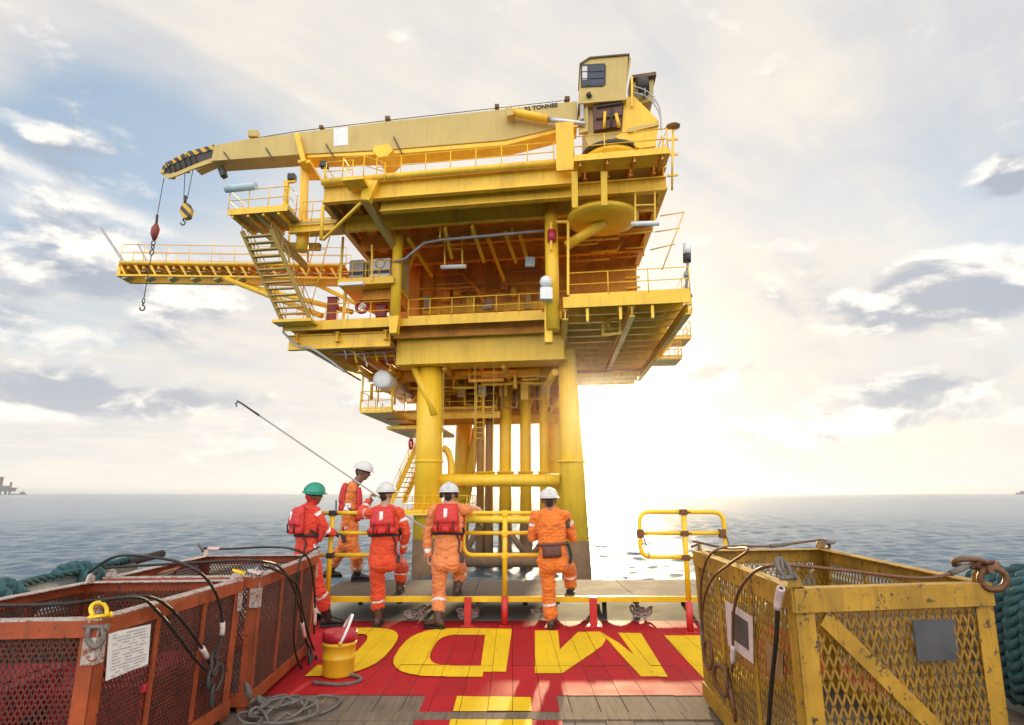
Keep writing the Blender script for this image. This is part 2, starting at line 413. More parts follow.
col = wmix((stk * (v3 * 1.6)).mn(.85), col, (.84, .83, .82))
# low cumulus banks
cu = comb(az * 5.0, el * 11.0, 7.3); cu_hi = comb(az * 5.0, (el + .022) * 11.0, 7.3)
n_a = fbm(cu, 1.15, 9, .54, .25); n_b = fbm(cu_hi, 1.15, 9, .54, .25)
n_d = fbm(cu, 4.5, 6, .6, .4)
zone = (blob(95, 402, .15, .035) * .36 + blob(300, 390, .2, .05) * .08 + blob(960, 285, .17, .05) * .30 + blob(935, 390, .16, .035) * .22 + blob(720, 375, .13, .03) * .15
        + blob(30, 265, .16, .10) * .10 + blob(1010, 180, .035, .03) * .24 + blob(130, 240, .14, .06) * .10 + blob(860, 425, .25, .02) * .18 + blob(905, 390, .07, .022) * .12 + blob(690, 372, .12, .022) * .10 + blob(70, 330, .2, .03) * .10 + blob(170, 290, .12, .03) * .12 + blob(80, 170, .16, .07) * .13 + blob(220, 400, .12, .02) * .10 + blob(850, 330, .2, .05) * .08)
back = (dy * -1.0).step(-.1, .6)          # mask of the unseen sky behind the viewer, for added cloud and fill
zone = zone + back * el.step(.0, .05) * (E((el * -1.0).k) + .9).step(.2, .6) * .16
den = (n_a - .635 + zone * 1.42 + (n_d - .5) * .17)
cov = den.step(-.02, .17)
lit = ((n_a - n_b) * 9.0 + .50 - den * 1.7 + (n_d - .5) * 1.1).step(-.15, 1.1)
cumcol = wmix(lit, (.30, .35, .45), (.86, .84, .81))
col = wmix(cov * .88, col, cumcol)
# pale air along the horizon
hz = (el * -14.0).exp()
col = wmix(hz * .75, col, (.83, .80, .765))
# glow round the sun
g1 = (ang * ang * -900.0).exp(); g2 = (ang * -15.0).exp(); g3 = (ang * -2.6).exp()
glow = wmix(1.0, wmix(g3, (0, 0, 0), (.25, .195, .11)), wmix(g2, (0, 0, 0), (2.1, 1.55, .72)), 'ADD')
glow = wmix(1.0, glow, wmix(g1, (0, 0, 0), (9, 8, 6)), 'ADD')
col = wmix(1.0, col, glow, 'ADD')
# added fill: the unseen sky behind the viewer is boosted to light front faces
back_fill = back * 2.0 + 1.0
col = wmix(1.0, col, comb(back_fill, back_fill * .97, back_fill * .92), 'MULTIPLY')
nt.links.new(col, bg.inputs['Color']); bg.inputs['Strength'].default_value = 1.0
sl = bpy.data.lights.new('sun', 'SUN'); sl.energy = 3.6; sl.angle = math.radians(.6); sl.color = (1, .76, .43)
so = bpy.data.objects.new('sun', sl); C.objects.link(so); so.rotation_euler = SUN.to_track_quat('Z', 'Y').to_euler(); so.location = (0, 0, 60)
cam = bpy.data.cameras.new('camera'); co = bpy.data.objects.new('camera', cam); C.objects.link(co)
cam.sensor_width = 36; cam.lens = F * 36 / 1024; cam.clip_end = 30000; cam.clip_start = .05
co.location = (0, 0, H); co.rotation_euler = (math.pi / 2 + PIT, 0, 0); SC.camera = co
SC.view_settings.view_transform = 'Standard'; SC.view_settings.look = 'None'; SC.view_settings.gamma = 1; SC.view_settings.exposure = 0.42
SC.view_settings.use_curve_mapping = False
SC.cycles.use_denoising = True; SC.cycles.max_bounces = 7; SC.cycles.diffuse_bounces = 4; SC.cycles.volume_bounces = 1
SC.cycles.sample_clamp_indirect = 6; SC.cycles.caustics_reflective = False; SC.cycles.caustics_refractive = False

# ------------------------------------------------------------------ sea
def make_sea():
    rr = [2.5]
    while rr[-1] < 9000: rr.append(rr[-1] * (1.0065 if 7 < rr[-1] < 420 else 1.02) + .01)
    rr = np.array(rr)
    fine = np.linspace(math.radians(-52), math.radians(52), 560); coarse = np.linspace(math.radians(54), math.radians(306), 90)
    th = np.concatenate([fine, coarse]); nr, na = len(rr), len(th)
    Rg, Tg = np.meshgrid(rr, th, indexing='ij')
    X = Rg * np.sin(Tg); Y = Rg * np.cos(Tg); Z = np.zeros_like(X)
    sp_ = np.where((Rg > 7) & (Rg < 420), Rg * .0065, Rg * .02)
    rs = np.random.RandomState(3)
    for i in range(90):
        lam = 0.30 * (14 ** rs.rand()); amp = .0080 * lam ** .80 * (.5 + rs.rand()); d = math.radians(200 + 55 * rs.randn())
        k = 2 * math.pi / lam; ph = rs.rand() * 6.28
        fade = np.clip((lam / sp_ - 2.5) / 3.0, 0, 1)
        arg = k * (X * math.sin(d) + Y * math.cos(d)) + ph
        s_ = np.sin(arg); Z += amp * fade * (s_ + .28 * np.sin(2 * arg + 1.57) )* .62
    Z += SEA
    vs = np.stack([X, Y, Z], -1).reshape(-1, 3)
    i = np.arange(nr - 1)[:, None]; j = np.arange(na)[None, :]; j2 = (j + 1) % na
    q = np.stack([i * na + j, (i + 1) * na + j, (i + 1) * na + j2 + 0 * i, i * na + j2 + 0 * i], -1).reshape(-1, 4)
    me = bpy.data.meshes.new('sea'); me.vertices.add(len(vs)); me.vertices.foreach_set('co', vs.ravel())
    me.loops.add(q.size); me.loops.foreach_set('vertex_index', q.ravel().astype(np.int32))
    me.polygons.add(len(q)); me.polygons.foreach_set('loop_start', np.arange(0, q.size, 4, dtype=np.int32)); me.polygons.foreach_set('loop_total', np.full(len(q), 4, dtype=np.int32))
    me.update(calc_edges=True)
    me.polygons.foreach_set('use_smooth', np.ones(len(q), dtype=bool))
    bm = bmesh.new(); bm.from_mesh(me)
    bmesh.ops.recalc_face_normals(bm, faces=bm.faces)
    if sum(f.normal.z for f in list(bm.faces)[:200]) < 0: bmesh.ops.reverse_faces(bm, faces=bm.faces)
    bm.to_mesh(me); bm.free()
    o = bpy.data.objects.new('sea', me); C.objects.link(o); tag(o, kind='structure')
    m, nt, b = newmat('sea_water')
    b.inputs['Base Color'].default_value = (.045, .105, .165, 1); b.inputs['Roughness'].default_value = .14; b.inputs['IOR'].default_value = 1.33
    v = coords(nt, (1.0, 1.6, 1)); n1 = nz(nt, v, 1.6, 8, .65); n2 = nz(nt, v, .12, 4, .6)
    ad = nd(nt, 'ShaderNodeMath', operation='MULTIPLY_ADD'); nt.links.new(n2, ad.inputs[0]); ad.inputs[1].default_value = 1.2; nt.links.new(n1, ad.inputs[2])
    bump(nt, b, ad.outputs[0], .8, .20)
    me.materials.append(m)
make_sea()

# ------------------------------------------------------------------ ship: deck, hull, bulwarks
PW = .212; GAP = .004
X0 = -3.9; Y_NEAR, Y_END = -4.0, 8.52
PLY = [(-4.0, 1.4), (1.404, 4.93), (5.10, 6.36), (6.364, Y_END)]
deck = MB(); red = MB(); yel = MB()
def clip(poly, x0, x1, y0, y1):
    for ax, lim, sgn in ((0, x0, 1), (0, x1, -1), (1, y0, 1), (1, y1, -1)):
        out = []
        for i in range(len(poly)):
            p, q = poly[i], poly[(i + 1) % len(poly)]
            dp, dq = (p[ax] - lim) * sgn, (q[ax] - lim) * sgn
            if dp >= 0: out.append(p)
            if dp * dq < 0:
                t = dp / (dp - dq); out.append((p[0] + (q[0] - p[0]) * t, p[1] + (q[1] - p[1]) * t))
        poly = out
        if len(poly) < 3: return []
    return poly
def dk(px, py):
    p = atZ(px, py, .0); return (p.x, p.y)
RED = [[(-3.3, 5.49), (3.3, 5.49), (3.3, 8.5), (-3.3, 8.5)], [(-.72, 3.0), (.37, 3.0), (.37, 5.488), (-.72, 5.488)]]
def quads(*pts): return [[dk(*p) for p in q] for q in pts]
YEL = quads(
    # M (read from the stern)
    [(535, 631), (558, 631), (562, 674), (535, 674)], [(535, 674), (562, 674), (602, 647), (578, 632.5)], [(578, 632.5), (600, 632.5), (606, 640), (602, 647)],
    [(600, 632.5), (641, 677.5), (655, 677.5), (652, 668)], [(600, 632.5), (652, 668), (632, 654), (618, 643)],
    [(618, 633.5), (641, 634), (668, 677.5), (650, 677.5)],
    # upright at the far right
    [(664, 636), (700, 636), (760, 681), (705, 681)],
    # yellow block in the red tongue
    [(457, 697), (531, 698.5), (533, 760), (440, 760)])
def ring(c, rx, ry, th, a0, a1, n=14):
    out = []
    for i in range(n):
        u0, u1 = math.radians(a0 + (a1 - a0) * i / n), math.radians(a0 + (a1 - a0) * (i + 1) / n)
        f = lambda u, k: (c[0] + (abs(math.cos(u)) ** .7) * math.copysign(1, math.cos(u)) * (rx - k), c[1] + (abs(math.sin(u)) ** .7) * math.copysign(1, math.sin(u)) * (ry - k))
        out.append([f(u0, 0), f(u1, 0), f(u1, th), f(u0, th)])
    return out
# D: upright on the right, bow on the left
YEL += quads([(486, 629), (512, 629.5), (506, 673), (480, 672.5)])
ya, yb = 8.02, 5.99
YEL += [[(-.60, ya), (-.27, ya), (-.27, ya - .36), (-.60, ya - .36)], [(-.62, yb + .36), (-.27, yb + .36), (-.27, yb), (-.62, yb)]]
YEL += ring((-.60, (ya + yb) / 2), .62, (ya - yb) / 2, .36, 90, 270)
# C: the curve faces right
YEL += [[(-1.95, ya), (-1.82, ya), (-1.82, ya - .34), (-1.95, ya - .34)], [(-1.9, yb + .36), (-1.82, yb + .36), (-1.82, yb), (-1.9, yb)]]
YEL += ring((-1.82, (ya + yb) / 2), .52, (ya - yb) / 2, .35, -90, 90)
x1 = X0
while x1 < 3.88:
    x0 = x1 + (GAP if x1 > X0 else 0); x1 = min(3.9, x0 + R.choice((.19, .205, .215, .225, .24)))
    for k, (y0, y1) in enumerate(PLY):
        zt = R.uniform(-.003, .003)
        deck.box((x0, y0 + .003, -.06), (x1, y1 - .003, zt))
        for src, dst, dz_ in ((RED, red, .004), (YEL, yel, .008)):
            for iq, q in enumerate(src):
                c_ = clip(q, x0, x1, y0 + .003, y1 - .003)
                if c_: dst.raw([(p[0], p[1], zt + dz_ + iq * .00025) for p in c_], [list(range(len(c_)))])
for x_ in np.arange(-3.9, 3.9, 2.6):
    deck.box((x_, 4.935, -.06), (min(3.9, x_ + 2.597), 5.095, .006))
tag(deck.build('wooden_deck', M['wood'], bevel=.004), kind='structure')
tag(red.build('deck_red_paint', M['dred']), kind='structure')
tag(yel.build('deck_yellow_lettering', M['dyel']), kind='structure')
b = MB(); b.box((-3.9, Y_END + .004, -.2), (3.9, 10.0, .0))
tag(b.build('steel_deck_plate', M['deckplate']), kind='structure')
b = MB(); b.box((-4.05, -6, SEA - 1.5), (4.05, 9.9, -.21)); b.box((-3.9, -6, -.205), (3.9, 9.85, -.062))
tag(b.build('ship_hull', M['hull']), kind='structure')
for s_ in (-1, 1):
    b = MB(); b.prism([(s_ * 3.93, -5, -.2), (s_ * 4.03, -5, -.2), (s_ * 4.03, -5, .62), (s_ * 3.93, -5, .62)], (0, 14.2, 0))
    b.box((s_ * 3.9, -5, .625), (s_ * 4.08, 9.2, .66))
    tag(b.build('bulwark_wall', M['bulwark'], bevel=.006), ('grey green steel bulwark below the pale pipe rail behind the orange baskets' if s_ < 0 else 'grey green steel bulwark behind the heavy teal rope loops'), 'bulwark', 'bulwarks')
# ------------------------------------------------------------------ walkway over the stern
WY0, WY1, WZ = 8.22, 9.78, .345
wk = empty('raised_walkway', (0, 8.6, 0), 'long raised grey walkway with a yellow front edge and red supports', 'walkway')
b = MB()
for i in range(6):
    x0 = -2.6 + i * 1.05; b.box((x0, WY0 + .05, WZ - .03), (x0 + 1.044, WY1, WZ))
b.build('tread_plate', M['grating'], wk, bevel=.003)
b = MB(); b.box((-2.6, WY0, WZ - .065), (3.7, WY0 + .048, WZ + .004)); b.build('front_edge', M['yrail'], wk, bevel=.006)
b = MB(); b.box((-2.6, WY1 + .002, WZ - .09), (3.7, WY1 + .05, WZ - .004)); b.build('rear_edge', M['splash'], wk)
b = MB()
for x in np.arange(-2.5, 3.7, 1.03): b.box((x - .03, WY0 + .06, WZ - .1), (x + .03, WY1 - .01, WZ - .032))
b.build('cross_beam', M['dark'], wk)
for px in (468, 593):
    x = atY(px, 610, WY0).x
    b = MB(); b.box((x - .045, WY0 - .062, 0), (x + .045, WY0 - .004, WZ - .0)); b.box((x - .08, WY0 - .12, 0), (x + .08, WY0 + .0, .012))
    b.build('support', M['red'], wk, bevel=.005)
for x in (-2.3, -1.2, .2, 1.4, 2.6, 3.5):
    b = MB(); b.tube([(x, WY1 - .1, 0), (x, WY1 - .1, WZ - .1)], .035); b.build('rear_leg', M['dark'], wk)
# low hoop fenders and chains under the walkway
for k, (x, lab) in enumerate(((.98, 'rusty hoop bar under the walkway left of the free standing rail end'), (1.62, 'rusty hoop bar under the walkway directly beneath the free rail end'), (-.75, 'rusty hoop bar under the walkway by the man in red vest at centre'))):
    b = MB(); pts = [(x + .3 * math.cos(t), 9.84, .02 + .26 * math.sin(t)) for t in np.linspace(0, math.pi, 13)]
    b.tube(pts, .035, 8); tag(b.build('hoop_bar', M['splash']), lab, 'hoop bar', 'hoop bars under the walkway')
def chain(pts, mat, name='chain', r=.011, link=.075):
    b = MB(); pts = [V(p) for p in pts]; acc = []; 
    for p, q in zip(pts, pts[1:]):
        n = max(1, int((q - p).length / link))
        for i in range(n): acc.append(p.lerp(q, i / n))
    for i in range(len(acc) - 1):
        d = (acc[i + 1] - acc[i]); ax = d.orthogonal().normalized()
        if i % 2: ax = d.cross(ax).normalized()
        b.torus((acc[i] + acc[i + 1]) / 2, ax, link * .36, r, 10, 5, stretch=(d, 1.75))
    return b
for x, lab in ((-1.32, 'pale chain heap below the walkway between the two men on the left'), (-.62, 'pale chain heap below the walkway beside the red support'), (.38, 'pale chain heap below the walkway behind the man in amber coveralls'), (1.75, 'pale chain heap below the walkway near the free rail end')):
    pts = [(x + R.uniform(-.16, .16), 8.62 + R.uniform(-.12, .12), R.uniform(.015, .14)) for _ in range(13)]
    tag(chain(pts, None, r=.013, link=.09).build('chain_heap', M['ferrule']), lab, 'chain', 'chain heaps under the walkway')

# ------------------------------------------------------------------ guard rails
def guard_rail(x0, x1, xp, zs, label, round0=True, round1=True, base=True, clamp='dark', y=None, two=False):
    y = WY0 - .035 if y is None else y; rt = .028
    g = empty('guard_rail', (xp, y, 0), label, 'railing', 'yellow pipe guard rails')
    b = MB(); b.tube([(xp, y, .36), (xp, y, zs[-1] + .03)], .033, 10); b.build('post', M['yrail'], g)
    b = MB(); b.tube([(xp, y, 0), (xp, y, .355)], .042, 10); b.box((xp - .07, y - .07, 0), (xp + .07, y + .03, .012)); b.build('post_foot', M['red'], g)
    zb, zt = zs[0], zs[-1]; rad = min(.12, (zt - zb) / 2.2)
    def arc(cx, cz, a0, a1): return [(cx + rad * math.cos(math.radians(a)), y + .06, cz + rad * math.sin(math.radians(a))) for a in np.linspace(a0, a1, 7)]
    pts = []
    if round0 and round1:
        pts = arc(x0 + rad, zt - rad, 180, 90) + arc(x1 - rad, zt - rad, 90, 0) + arc(x1 - rad, zb + rad, 0, -90) + arc(x0 + rad, zb + rad, -90, -180)
        b = MB(); b.tube(pts, rt, 10, closed=True); b.build('hoop_rail', M['yrail'], g)
    else:
        pts = [(x0, y + .06, zt)] + arc(x1 - rad, zt - rad, 90, 0) + arc(x1 - rad, zb + rad, 0, -90) + [(x0, y + .06, zb)]
        b = MB(); b.tube(pts, rt, 10); b.build('hoop_rail', M['yrail'], g)
    for z in zs[1:-1]:
        b = MB(); b.tube([(x0 + (.0 if round0 else 0), y + .06, z), (x1, y + .06, z)], rt * .93, 10); b.build('mid_rail', M['yrail'], g)
    for z in zs:
        b = MB(); b.box((xp - .042, y - .04, z - .035), (xp + .042, y + .10, z + .035)); b.tube([(xp + .03, y - .05, z), (xp + .075, y - .05, z)], .012, 6); b.build('clamp', M[clamp], g, bevel=.006)
    return g
def zx(px, py): return atY(px, py, WY0 + .03)
Y_R = WY0
zs3 = [zx(505, 555).z, zx(505, 533).z, zx(505, 513).z]
guard_rail(zx(318, 513).x, zx(397, 513).x, zx(334, 513).x, zs3, 'yellow guard rail with black clamps gripped by the green helmeted man', round0=False, clamp='black')
guard_rail(zx(464, 513).x, zx(547, 513).x, zx(505, 513).x, zs3, 'yellow guard rail between the pointing man and the amber clad man', clamp='yrail')
WYB, WY0 = WY0, 7.86
zr = [zx(682, 557).z, zx(682, 533).z, zx(682, 512).z]
g = guard_rail(zx(639, 512).x, zx(723, 512).x, zx(682, 512).x, zr, 'free standing yellow rail loop beside the yellow basket', clamp='wirerust')
for x in (zx(640, 533).x, zx(722, 533).x):
    b = MB(); b.box((x - .04, WY0 - .02, zr[1] - .06), (x + .04, WY0 + .07, zr[1] + .05)); b.build('latch', M['wirerust'], g, bevel=.008)
    b = MB(); q = [(x + .03, WY0 - .03, zr[1] - .03), (x + .06, WY0 - .03, zr[1] - .15), (x + .10, WY0 - .03, zr[1] - .26), (x + .03, WY0 - .03, zr[1] - .36)]
    b.tube(q, .008, 5); b.build('lanyard', M['rope'], g)

WY0 = WYB
# ------------------------------------------------------------------ cargo baskets
def lerp(a, b, t): return a + (b - a) * t
def diamond(b, A, B, z0, z1, cw, ch, r, mi=0, t=.004):
    """expanded metal between upright edges A and B: two crossing families of strands"""
    A = V((A[0], A[1], 0)); B = V((B[0], B[1], 0)); W = (B - A).length; e = (B - A) / W; hgt = z1 - z0; nrm = V((e.y, -e.x, 0))
    def seg(x0, y0, x1, y1):
        p = A + e * x0 + V((0, 0, z0 + y0)); q = A + e * x1 + V((0, 0, z0 + y1)); b.bar(p, q, r, t, up=nrm, mi=mi)
    slope = ch / cw; n = int((W + hgt / slope) / cw) + 2
    for k in range(-n, n):
        for sg in (1, -1):
            # line y = sg*slope*(x - c)
            c = k * cw + (0 if sg > 0 else cw * .0)
            pts = []
            for x in (0, W):
                y = sg * slope * (x - c)
                if 0 <= y <= hgt: pts.append((x, y))
            for y in (0, hgt):
                x = c + y / (sg * slope)
                if 0 < x < W: pts.append((x, y))
            pts.sort()
            if len(pts) >= 2 and (pts[-1][0] - pts[0][0]) > 1e-3: seg(*pts[0], *pts[-1])
def basket(kind, NL, NR, FR, FL, h, label, fm, mm, cell, beam=.09, diag=False, taper=.03, openw=None):
    """NL, NR, FR, FL: footprint at the rim, seen from above"""
    cs = [V((*p, 0)) for p in (NL, NR, FR, FL)]; ctr = sum(cs, V((0, 0, 0))) / 4
    root = empty('cargo_basket', (ctr.x, ctr.y, 0), label, 'cargo basket', 'steel cargo baskets on the deck')
    Bt = [c + (ctr - c).normalized() * taper for c in cs]
    zb = .10
    for i in range(4):
        c, d = cs[i], Bt[i]
        a1 = (cs[(i + 1) % 4] - c).normalized(); a2 = (cs[(i - 1) % 4] - c).normalized()
        b = MB()                                            # angle-iron corner post: two leaves
        for aa, oth in ((a1, a2), (a2, a1)):
            p0 = V((d.x, d.y, .012)); p1 = V((c.x, c.y, h - .002)); w_ = beam * (1.0)
            b.raw([p0, p0 + aa * w_, p1 + aa * w_, p1, p0 + oth * .008, p0 + aa * w_ + oth * .008, p1 + aa * w_ + oth * .008, p1 + oth * .008],
                  [(0, 1, 2, 3), (7, 6, 5, 4), (0, 4, 5, 1), (1, 5, 6, 2), (2, 6, 7, 3), (3, 7, 4, 0)])
        pst = b.build('corner_post', [fm], root, bevel=.003)
        b = MB(); n_ = (a1 + a2).normalized(); q = V((c.x, c.y, h)) + n_ * .05
        b.prism([q + V((0, 0, -.01)) - a1 * .05, q + V((0, 0, -.01)) + a1 * .05, q + V((0, 0, .055)) + a1 * .03, q + V((0, 0, .07)), q + V((0, 0, .055)) - a1 * .03], a2 * .016)
        b.build('lifting_eye', M['oframe_worn'] if kind == 'o' else fm, root, bevel=.004)
    for i in range(4):
        j = (i + 1) % 4; c0, c1 = cs[i], cs[j]; e = (c1 - c0).normalized(); nrm = V((e.y, -e.x, 0)); inn = -nrm if (ctr - c0).dot(nrm) < 0 else nrm
        b = MB(); o0 = c0 - inn * .004; o1 = c1 - inn * .004                 # rim: angle iron, flat on top and down the outside
        b.bar(o0 + V((0, 0, h - beam / 2)), o1 + V((0, 0, h - beam / 2)), .010, beam); b.bar(o0 + inn * .035 + V((0, 0, h + .003)), o1 + inn * .035 + V((0, 0, h + .003)), .08, .008, mi=1)
        b.build('top_rim', [fm, M['oframe_worn'] if kind == 'o' else fm], root, bevel=.002)
        b = MB(); d0, d1 = Bt[i], Bt[j]; b.bar(d0 + V((0, 0, zb)) - inn * .004, d1 + V((0, 0, zb)) - inn * .004, .03, beam * 1.1); b.build('bottom_rail', fm, root, bevel=.003)
        b = MB(); m0 = (c0 + d0) / 2 + inn * .012; m1 = (c1 + d1) / 2 + inn * .012
        diamond(b, m0 + e * .02, m1 - e * .02, zb + .04, h - beam + .02, *cell); b.build('mesh_panel', mm, root)
        Ln = (c1 - c0).length; nst = 2 if Ln > 1.5 else 0
        for k in range(nst):
            t = (k + 1) / (nst + 1); b = MB(); b.bar(lerp(d0, d1, t) - inn * .003 + V((0, 0, .16)), lerp(c0, c1, t) - inn * .003 + V((0, 0, h - beam)), .035, .012, up=inn); b.build('stile', fm, root)
        if diag and Ln < 1.6:
            b = MB(); b.bar(c0 + e * .16 - inn * .006 + V((0, 0, h - beam - .03)), d1 - e * .1 - inn * .006 + V((0, 0, .16)), .085, .012, up=inn); b.build('diagonal_brace', fm, root, bevel=.003)
    b = MB(); ins = [d + (ctr - d).normalized() * .02 for d in Bt]; b.prism([V((p.x, p.y, .05)) for p in ins], (0, 0, .02)); b.build('floor_plate', M['dark'], root)
    return root, cs
OC = (.030, .050, .0085); YC = (.050, .118, .0115)
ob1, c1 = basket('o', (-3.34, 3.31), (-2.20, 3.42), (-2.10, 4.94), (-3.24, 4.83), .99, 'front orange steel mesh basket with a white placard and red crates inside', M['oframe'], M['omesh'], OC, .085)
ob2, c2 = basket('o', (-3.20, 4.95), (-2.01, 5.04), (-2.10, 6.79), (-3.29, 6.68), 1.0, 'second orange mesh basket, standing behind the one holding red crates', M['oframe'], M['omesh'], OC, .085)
YA = [(1.43, 3.23), (2.60, 3.44), (2.75, 5.54), (1.55, 5.35)]
yb1, c3 = basket('y', *YA, 1.17, 'yellow steel cargo basket with diagonal braces and a dark square plate', M['yframe'], M['ymesh'], YC, .11, diag=True)
# scraped corner plates and placards
def plate_on(root, A, B, corners, mat, name, off=-.02, th=.004, label=None):
    ps = [hit(px, py, A, B, off) for px, py in corners]; n = (ps[1] - ps[0]).cross(ps[3] - ps[0]).normalized()
    b = MB(); b.prism(ps, n * th); o = b.build(name, mat, root); 
    if label: o['label'] = label
    return o, ps
def side(cs, i): return cs[i], cs[(i + 1) % 4]
def offs(cs, i, out):
    """signed offset for hit() that moves out of the basket"""
    A, B = side(cs, i); e = (B - A).normalized(); n = V((e.y, -e.x, 0)); ctr = sum(cs, V((0, 0, 0))) / 4
    return out if (ctr - A).dot(n) < 0 else -out
A, B = side(c1, 1)
pl, pp = plate_on(ob1, A, B, [(109, 633), (151, 624), (148, 664), (106, 681)], M['white'], 'placard', offs(c1, 1, .008), label='white printed information placard')
def text_lines(root, pp, rows, mat, n_out):
    u = pp[1] - pp[0]; v_ = pp[0] - pp[3]; b = MB(); rr = random.Random(5)
    nrm = u.cross(v_).normalized()
    if nrm.dot(V((0, 0, H)) - pp[0]) < 0: nrm = -nrm
    for r_ in range(rows):
        x = .08
        while x < .9:
            wd = rr.uniform(.03, .10)
            if x + wd < .93 and rr.random() < .8:
                t = 1 - (r_ + 1) / (rows + 1); p0 = pp[3] + u * x + v_ * t + nrm * n_out; p1 = pp[3] + u * (x + wd) + v_ * t + nrm * n_out
                b.bar(p0, p1, .0012, v_.length * .016, up=v_)
            x += wd + .02
    return b.build('printed_lines', mat, root)
text_lines(pl, pp, 14, M['grey'], .007)
for cs_, root, k in ((c1, ob1, 1), (c1, ob1, 0), (c2, ob2, 1), (c1, ob1, 2), (c2, ob2, 2)):
    # bare scraped steel at the post head
    c = cs_[k]; ctr = sum(cs_, V((0, 0, 0))) / 4; out = (c - ctr).normalized() * .008
    b = MB(); a1 = (cs_[(k + 1) % 4] - c).normalized(); a2 = (cs_[(k - 1) % 4] - c).normalized(); hh = .99
    for aa in (a1, a2):
        p = V((c.x, c.y, hh - .22)) + out; q = V((c.x, c.y, hh - .03)) + out
        b.bar(p + aa * .035, q + aa * .035, .066, .003, up=aa.cross(V((0, 0, 1))))
    b.build('scraped_corner', M['oframe_worn'], root)
A, B = side(c3, 3)
def yframe_plate(cor, cor2, mats, names):
    o, _ = plate_on(yb1, A, B, cor, M['ferrule'], names[0], offs(c3, 3, .018)); return plate_on(yb1, A, B, cor2, mats, names[1], offs(c3, 3, .024))
yframe_plate([(725, 600), (752, 617), (753, 664), (728, 645)], [(731, 611), (747, 622), (748, 650), (733, 639)], M['greyboard'], ('sign_frame', 'sign_plate'))
plate_on(yb1, A, B, [(766, 642), (782, 655), (782, 682), (767, 668)], M['plywood'], 'brown_board', offs(c3, 3, .014))
A, B = side(c3, 0)
plate_on(yb1, A, B, [(913, 620), (953, 619), (958, 660), (918, 661)], M['greyboard'], 'square_plate', offs(c3, 0, .014), th=.006, label='dark blank square plate')
# crates inside the front basket
def crate(c, sx_, sy_, h, rz, label):
    root = empty('red_crate', (c[0], c[1], .075), label, 'crate', 'red crates in the front basket'); root.rotation_euler.z = rz
    b = MB(); o = WORLD[root.name]
    def bx(p0, p1): b.box([p0[i] + o[i] for i in range(3)], [p1[i] + o[i] for i in range(3)])
    bx((-sx_ / 2, -sy_ / 2, 0), (sx_ / 2, sy_ / 2, h)); b.build('body', M['redplast'], root, bevel=.015)
    b = MB(); bx((-sx_ / 2 - .015, -sy_ / 2 - .015, h + .002), (sx_ / 2 + .015, sy_ / 2 + .015, h + .05)); bx((-sx_ / 2 + .06, -sy_ / 2 + .06, h + .05), (sx_ / 2 - .06, sy_ / 2 - .06, h + .065)); b.build('lid', M['redplast'], root, bevel=.012)
    for s_ in (-1, 1):
        b = MB(); bx((s_ * sx_ / 2 - .01, -.09, h * .6), (s_ * sx_ / 2 + .02, .09, h * .72)); b.build('handle', M['black'], root, bevel=.006)
    return root
crate((-2.97, 3.68), .58, .48, .52, .06, 'red plastic crate at the near side of the front basket, left')
crate((-2.48, 4.08), .5, .5, .42, .2, 'red plastic crate against the placard side of the front basket')
crate((-2.95, 4.4), .5, .55, .34, -.1, 'low red plastic crate at the far end of the front basket')
crate((-2.38, 4.62), .36, .4, .38, .05, 'small red plastic crate in the far right corner of the front basket')

# ------------------------------------------------------------------ wire slings
def smooth(pts, k=6):
    """Catmull-Rom through the points"""
    pts = [V(p) for p in pts]; out = []
    for i in range(len(pts) - 1):
        p0 = pts[max(0, i - 1)]; p1 = pts[i]; p2 = pts[i + 1]; p3 = pts[min(len(pts) - 1, i + 2)]
        for j in range(k):
            t = j / k
            out.append(.5 * ((2 * p1) + (p2 - p0) * t + (2 * p0 - 5 * p1 + 4 * p2 - p3) * t * t + (3 * p1 - p0 - 3 * p2 + p3) * t ** 3))
    return out + [pts[-1]]
def sling(label, cables, mat='wire', origin=None, links=(), shackles=(), group='wire rope slings on the baskets'):
    first = V(cables[0][0][0])
    root = empty('wire_sling', origin or first, label, 'sling', group)
    for pts, r, ferr in cables:
        sm_ = smooth(pts); b = MB(); b.tube(sm_, r, 8); cb = b.build('cable', M[mat], root)
        for f0, f1, fm in ferr:
            n = len(sm_) - 1; seg = sm_[int(f0 * n):max(int(f1 * n), int(f0 * n) + 1) + 1]
            b = MB(); b.tube(seg, r * 1.75, 10); b.build('ferrule', M[fm], cb)
    for c, ax, R_, r, st in links:
        b = MB(); b.torus(c, ax, R_, r, 18, 8, stretch=st); b.build('link', M['dark'] if mat == 'wire' else M['wirerust'], root)
    for c, d, s_, mt in shackles:                       # bow shackle: loop and pin
        c = V(c); d = V(d).normalized(); sd = d.cross(V((0, 0, 1))); sd = sd.normalized() if sd.length > .1 else V((1, 0, 0))
        b = MB(); pts = [c + sd * (s_ * .5 * math.cos(t)) + d * (s_ * (.55 + .6 * math.sin(t))) for t in np.linspace(-.25, math.pi + .25, 13)]
        b.tube([c + sd * (s_ * .42)] + pts[0:1] + pts[1:] + [c - sd * (s_ * .42)], s_ * .15, 8); sh = b.build('shackle', M[mt], root)
        b = MB(); b.tube([c + sd * (s_ * .68), c - sd * (s_ * .75)], s_ * .13, 8); b.tube([c + sd * (s_ * .6), c + sd * (s_ * .76)], s_ * .22, 6); b.build('pin', M[mt], sh)
    return root
def on(cs, i, out, *pix):
    A, B = side(cs, i); return [hit(px, py, A, B, offs(cs, i, out)) for px, py in pix]
def rimpt(cs, i, t, inn=.03, up=.05):
    c = lerp(cs[i], cs[(i + 1) % 4], t); ctr = sum(cs, V((0, 0, 0))) / 4
    return c + (ctr - c).normalized() * inn + V((0, 0, up))
h1 = .99
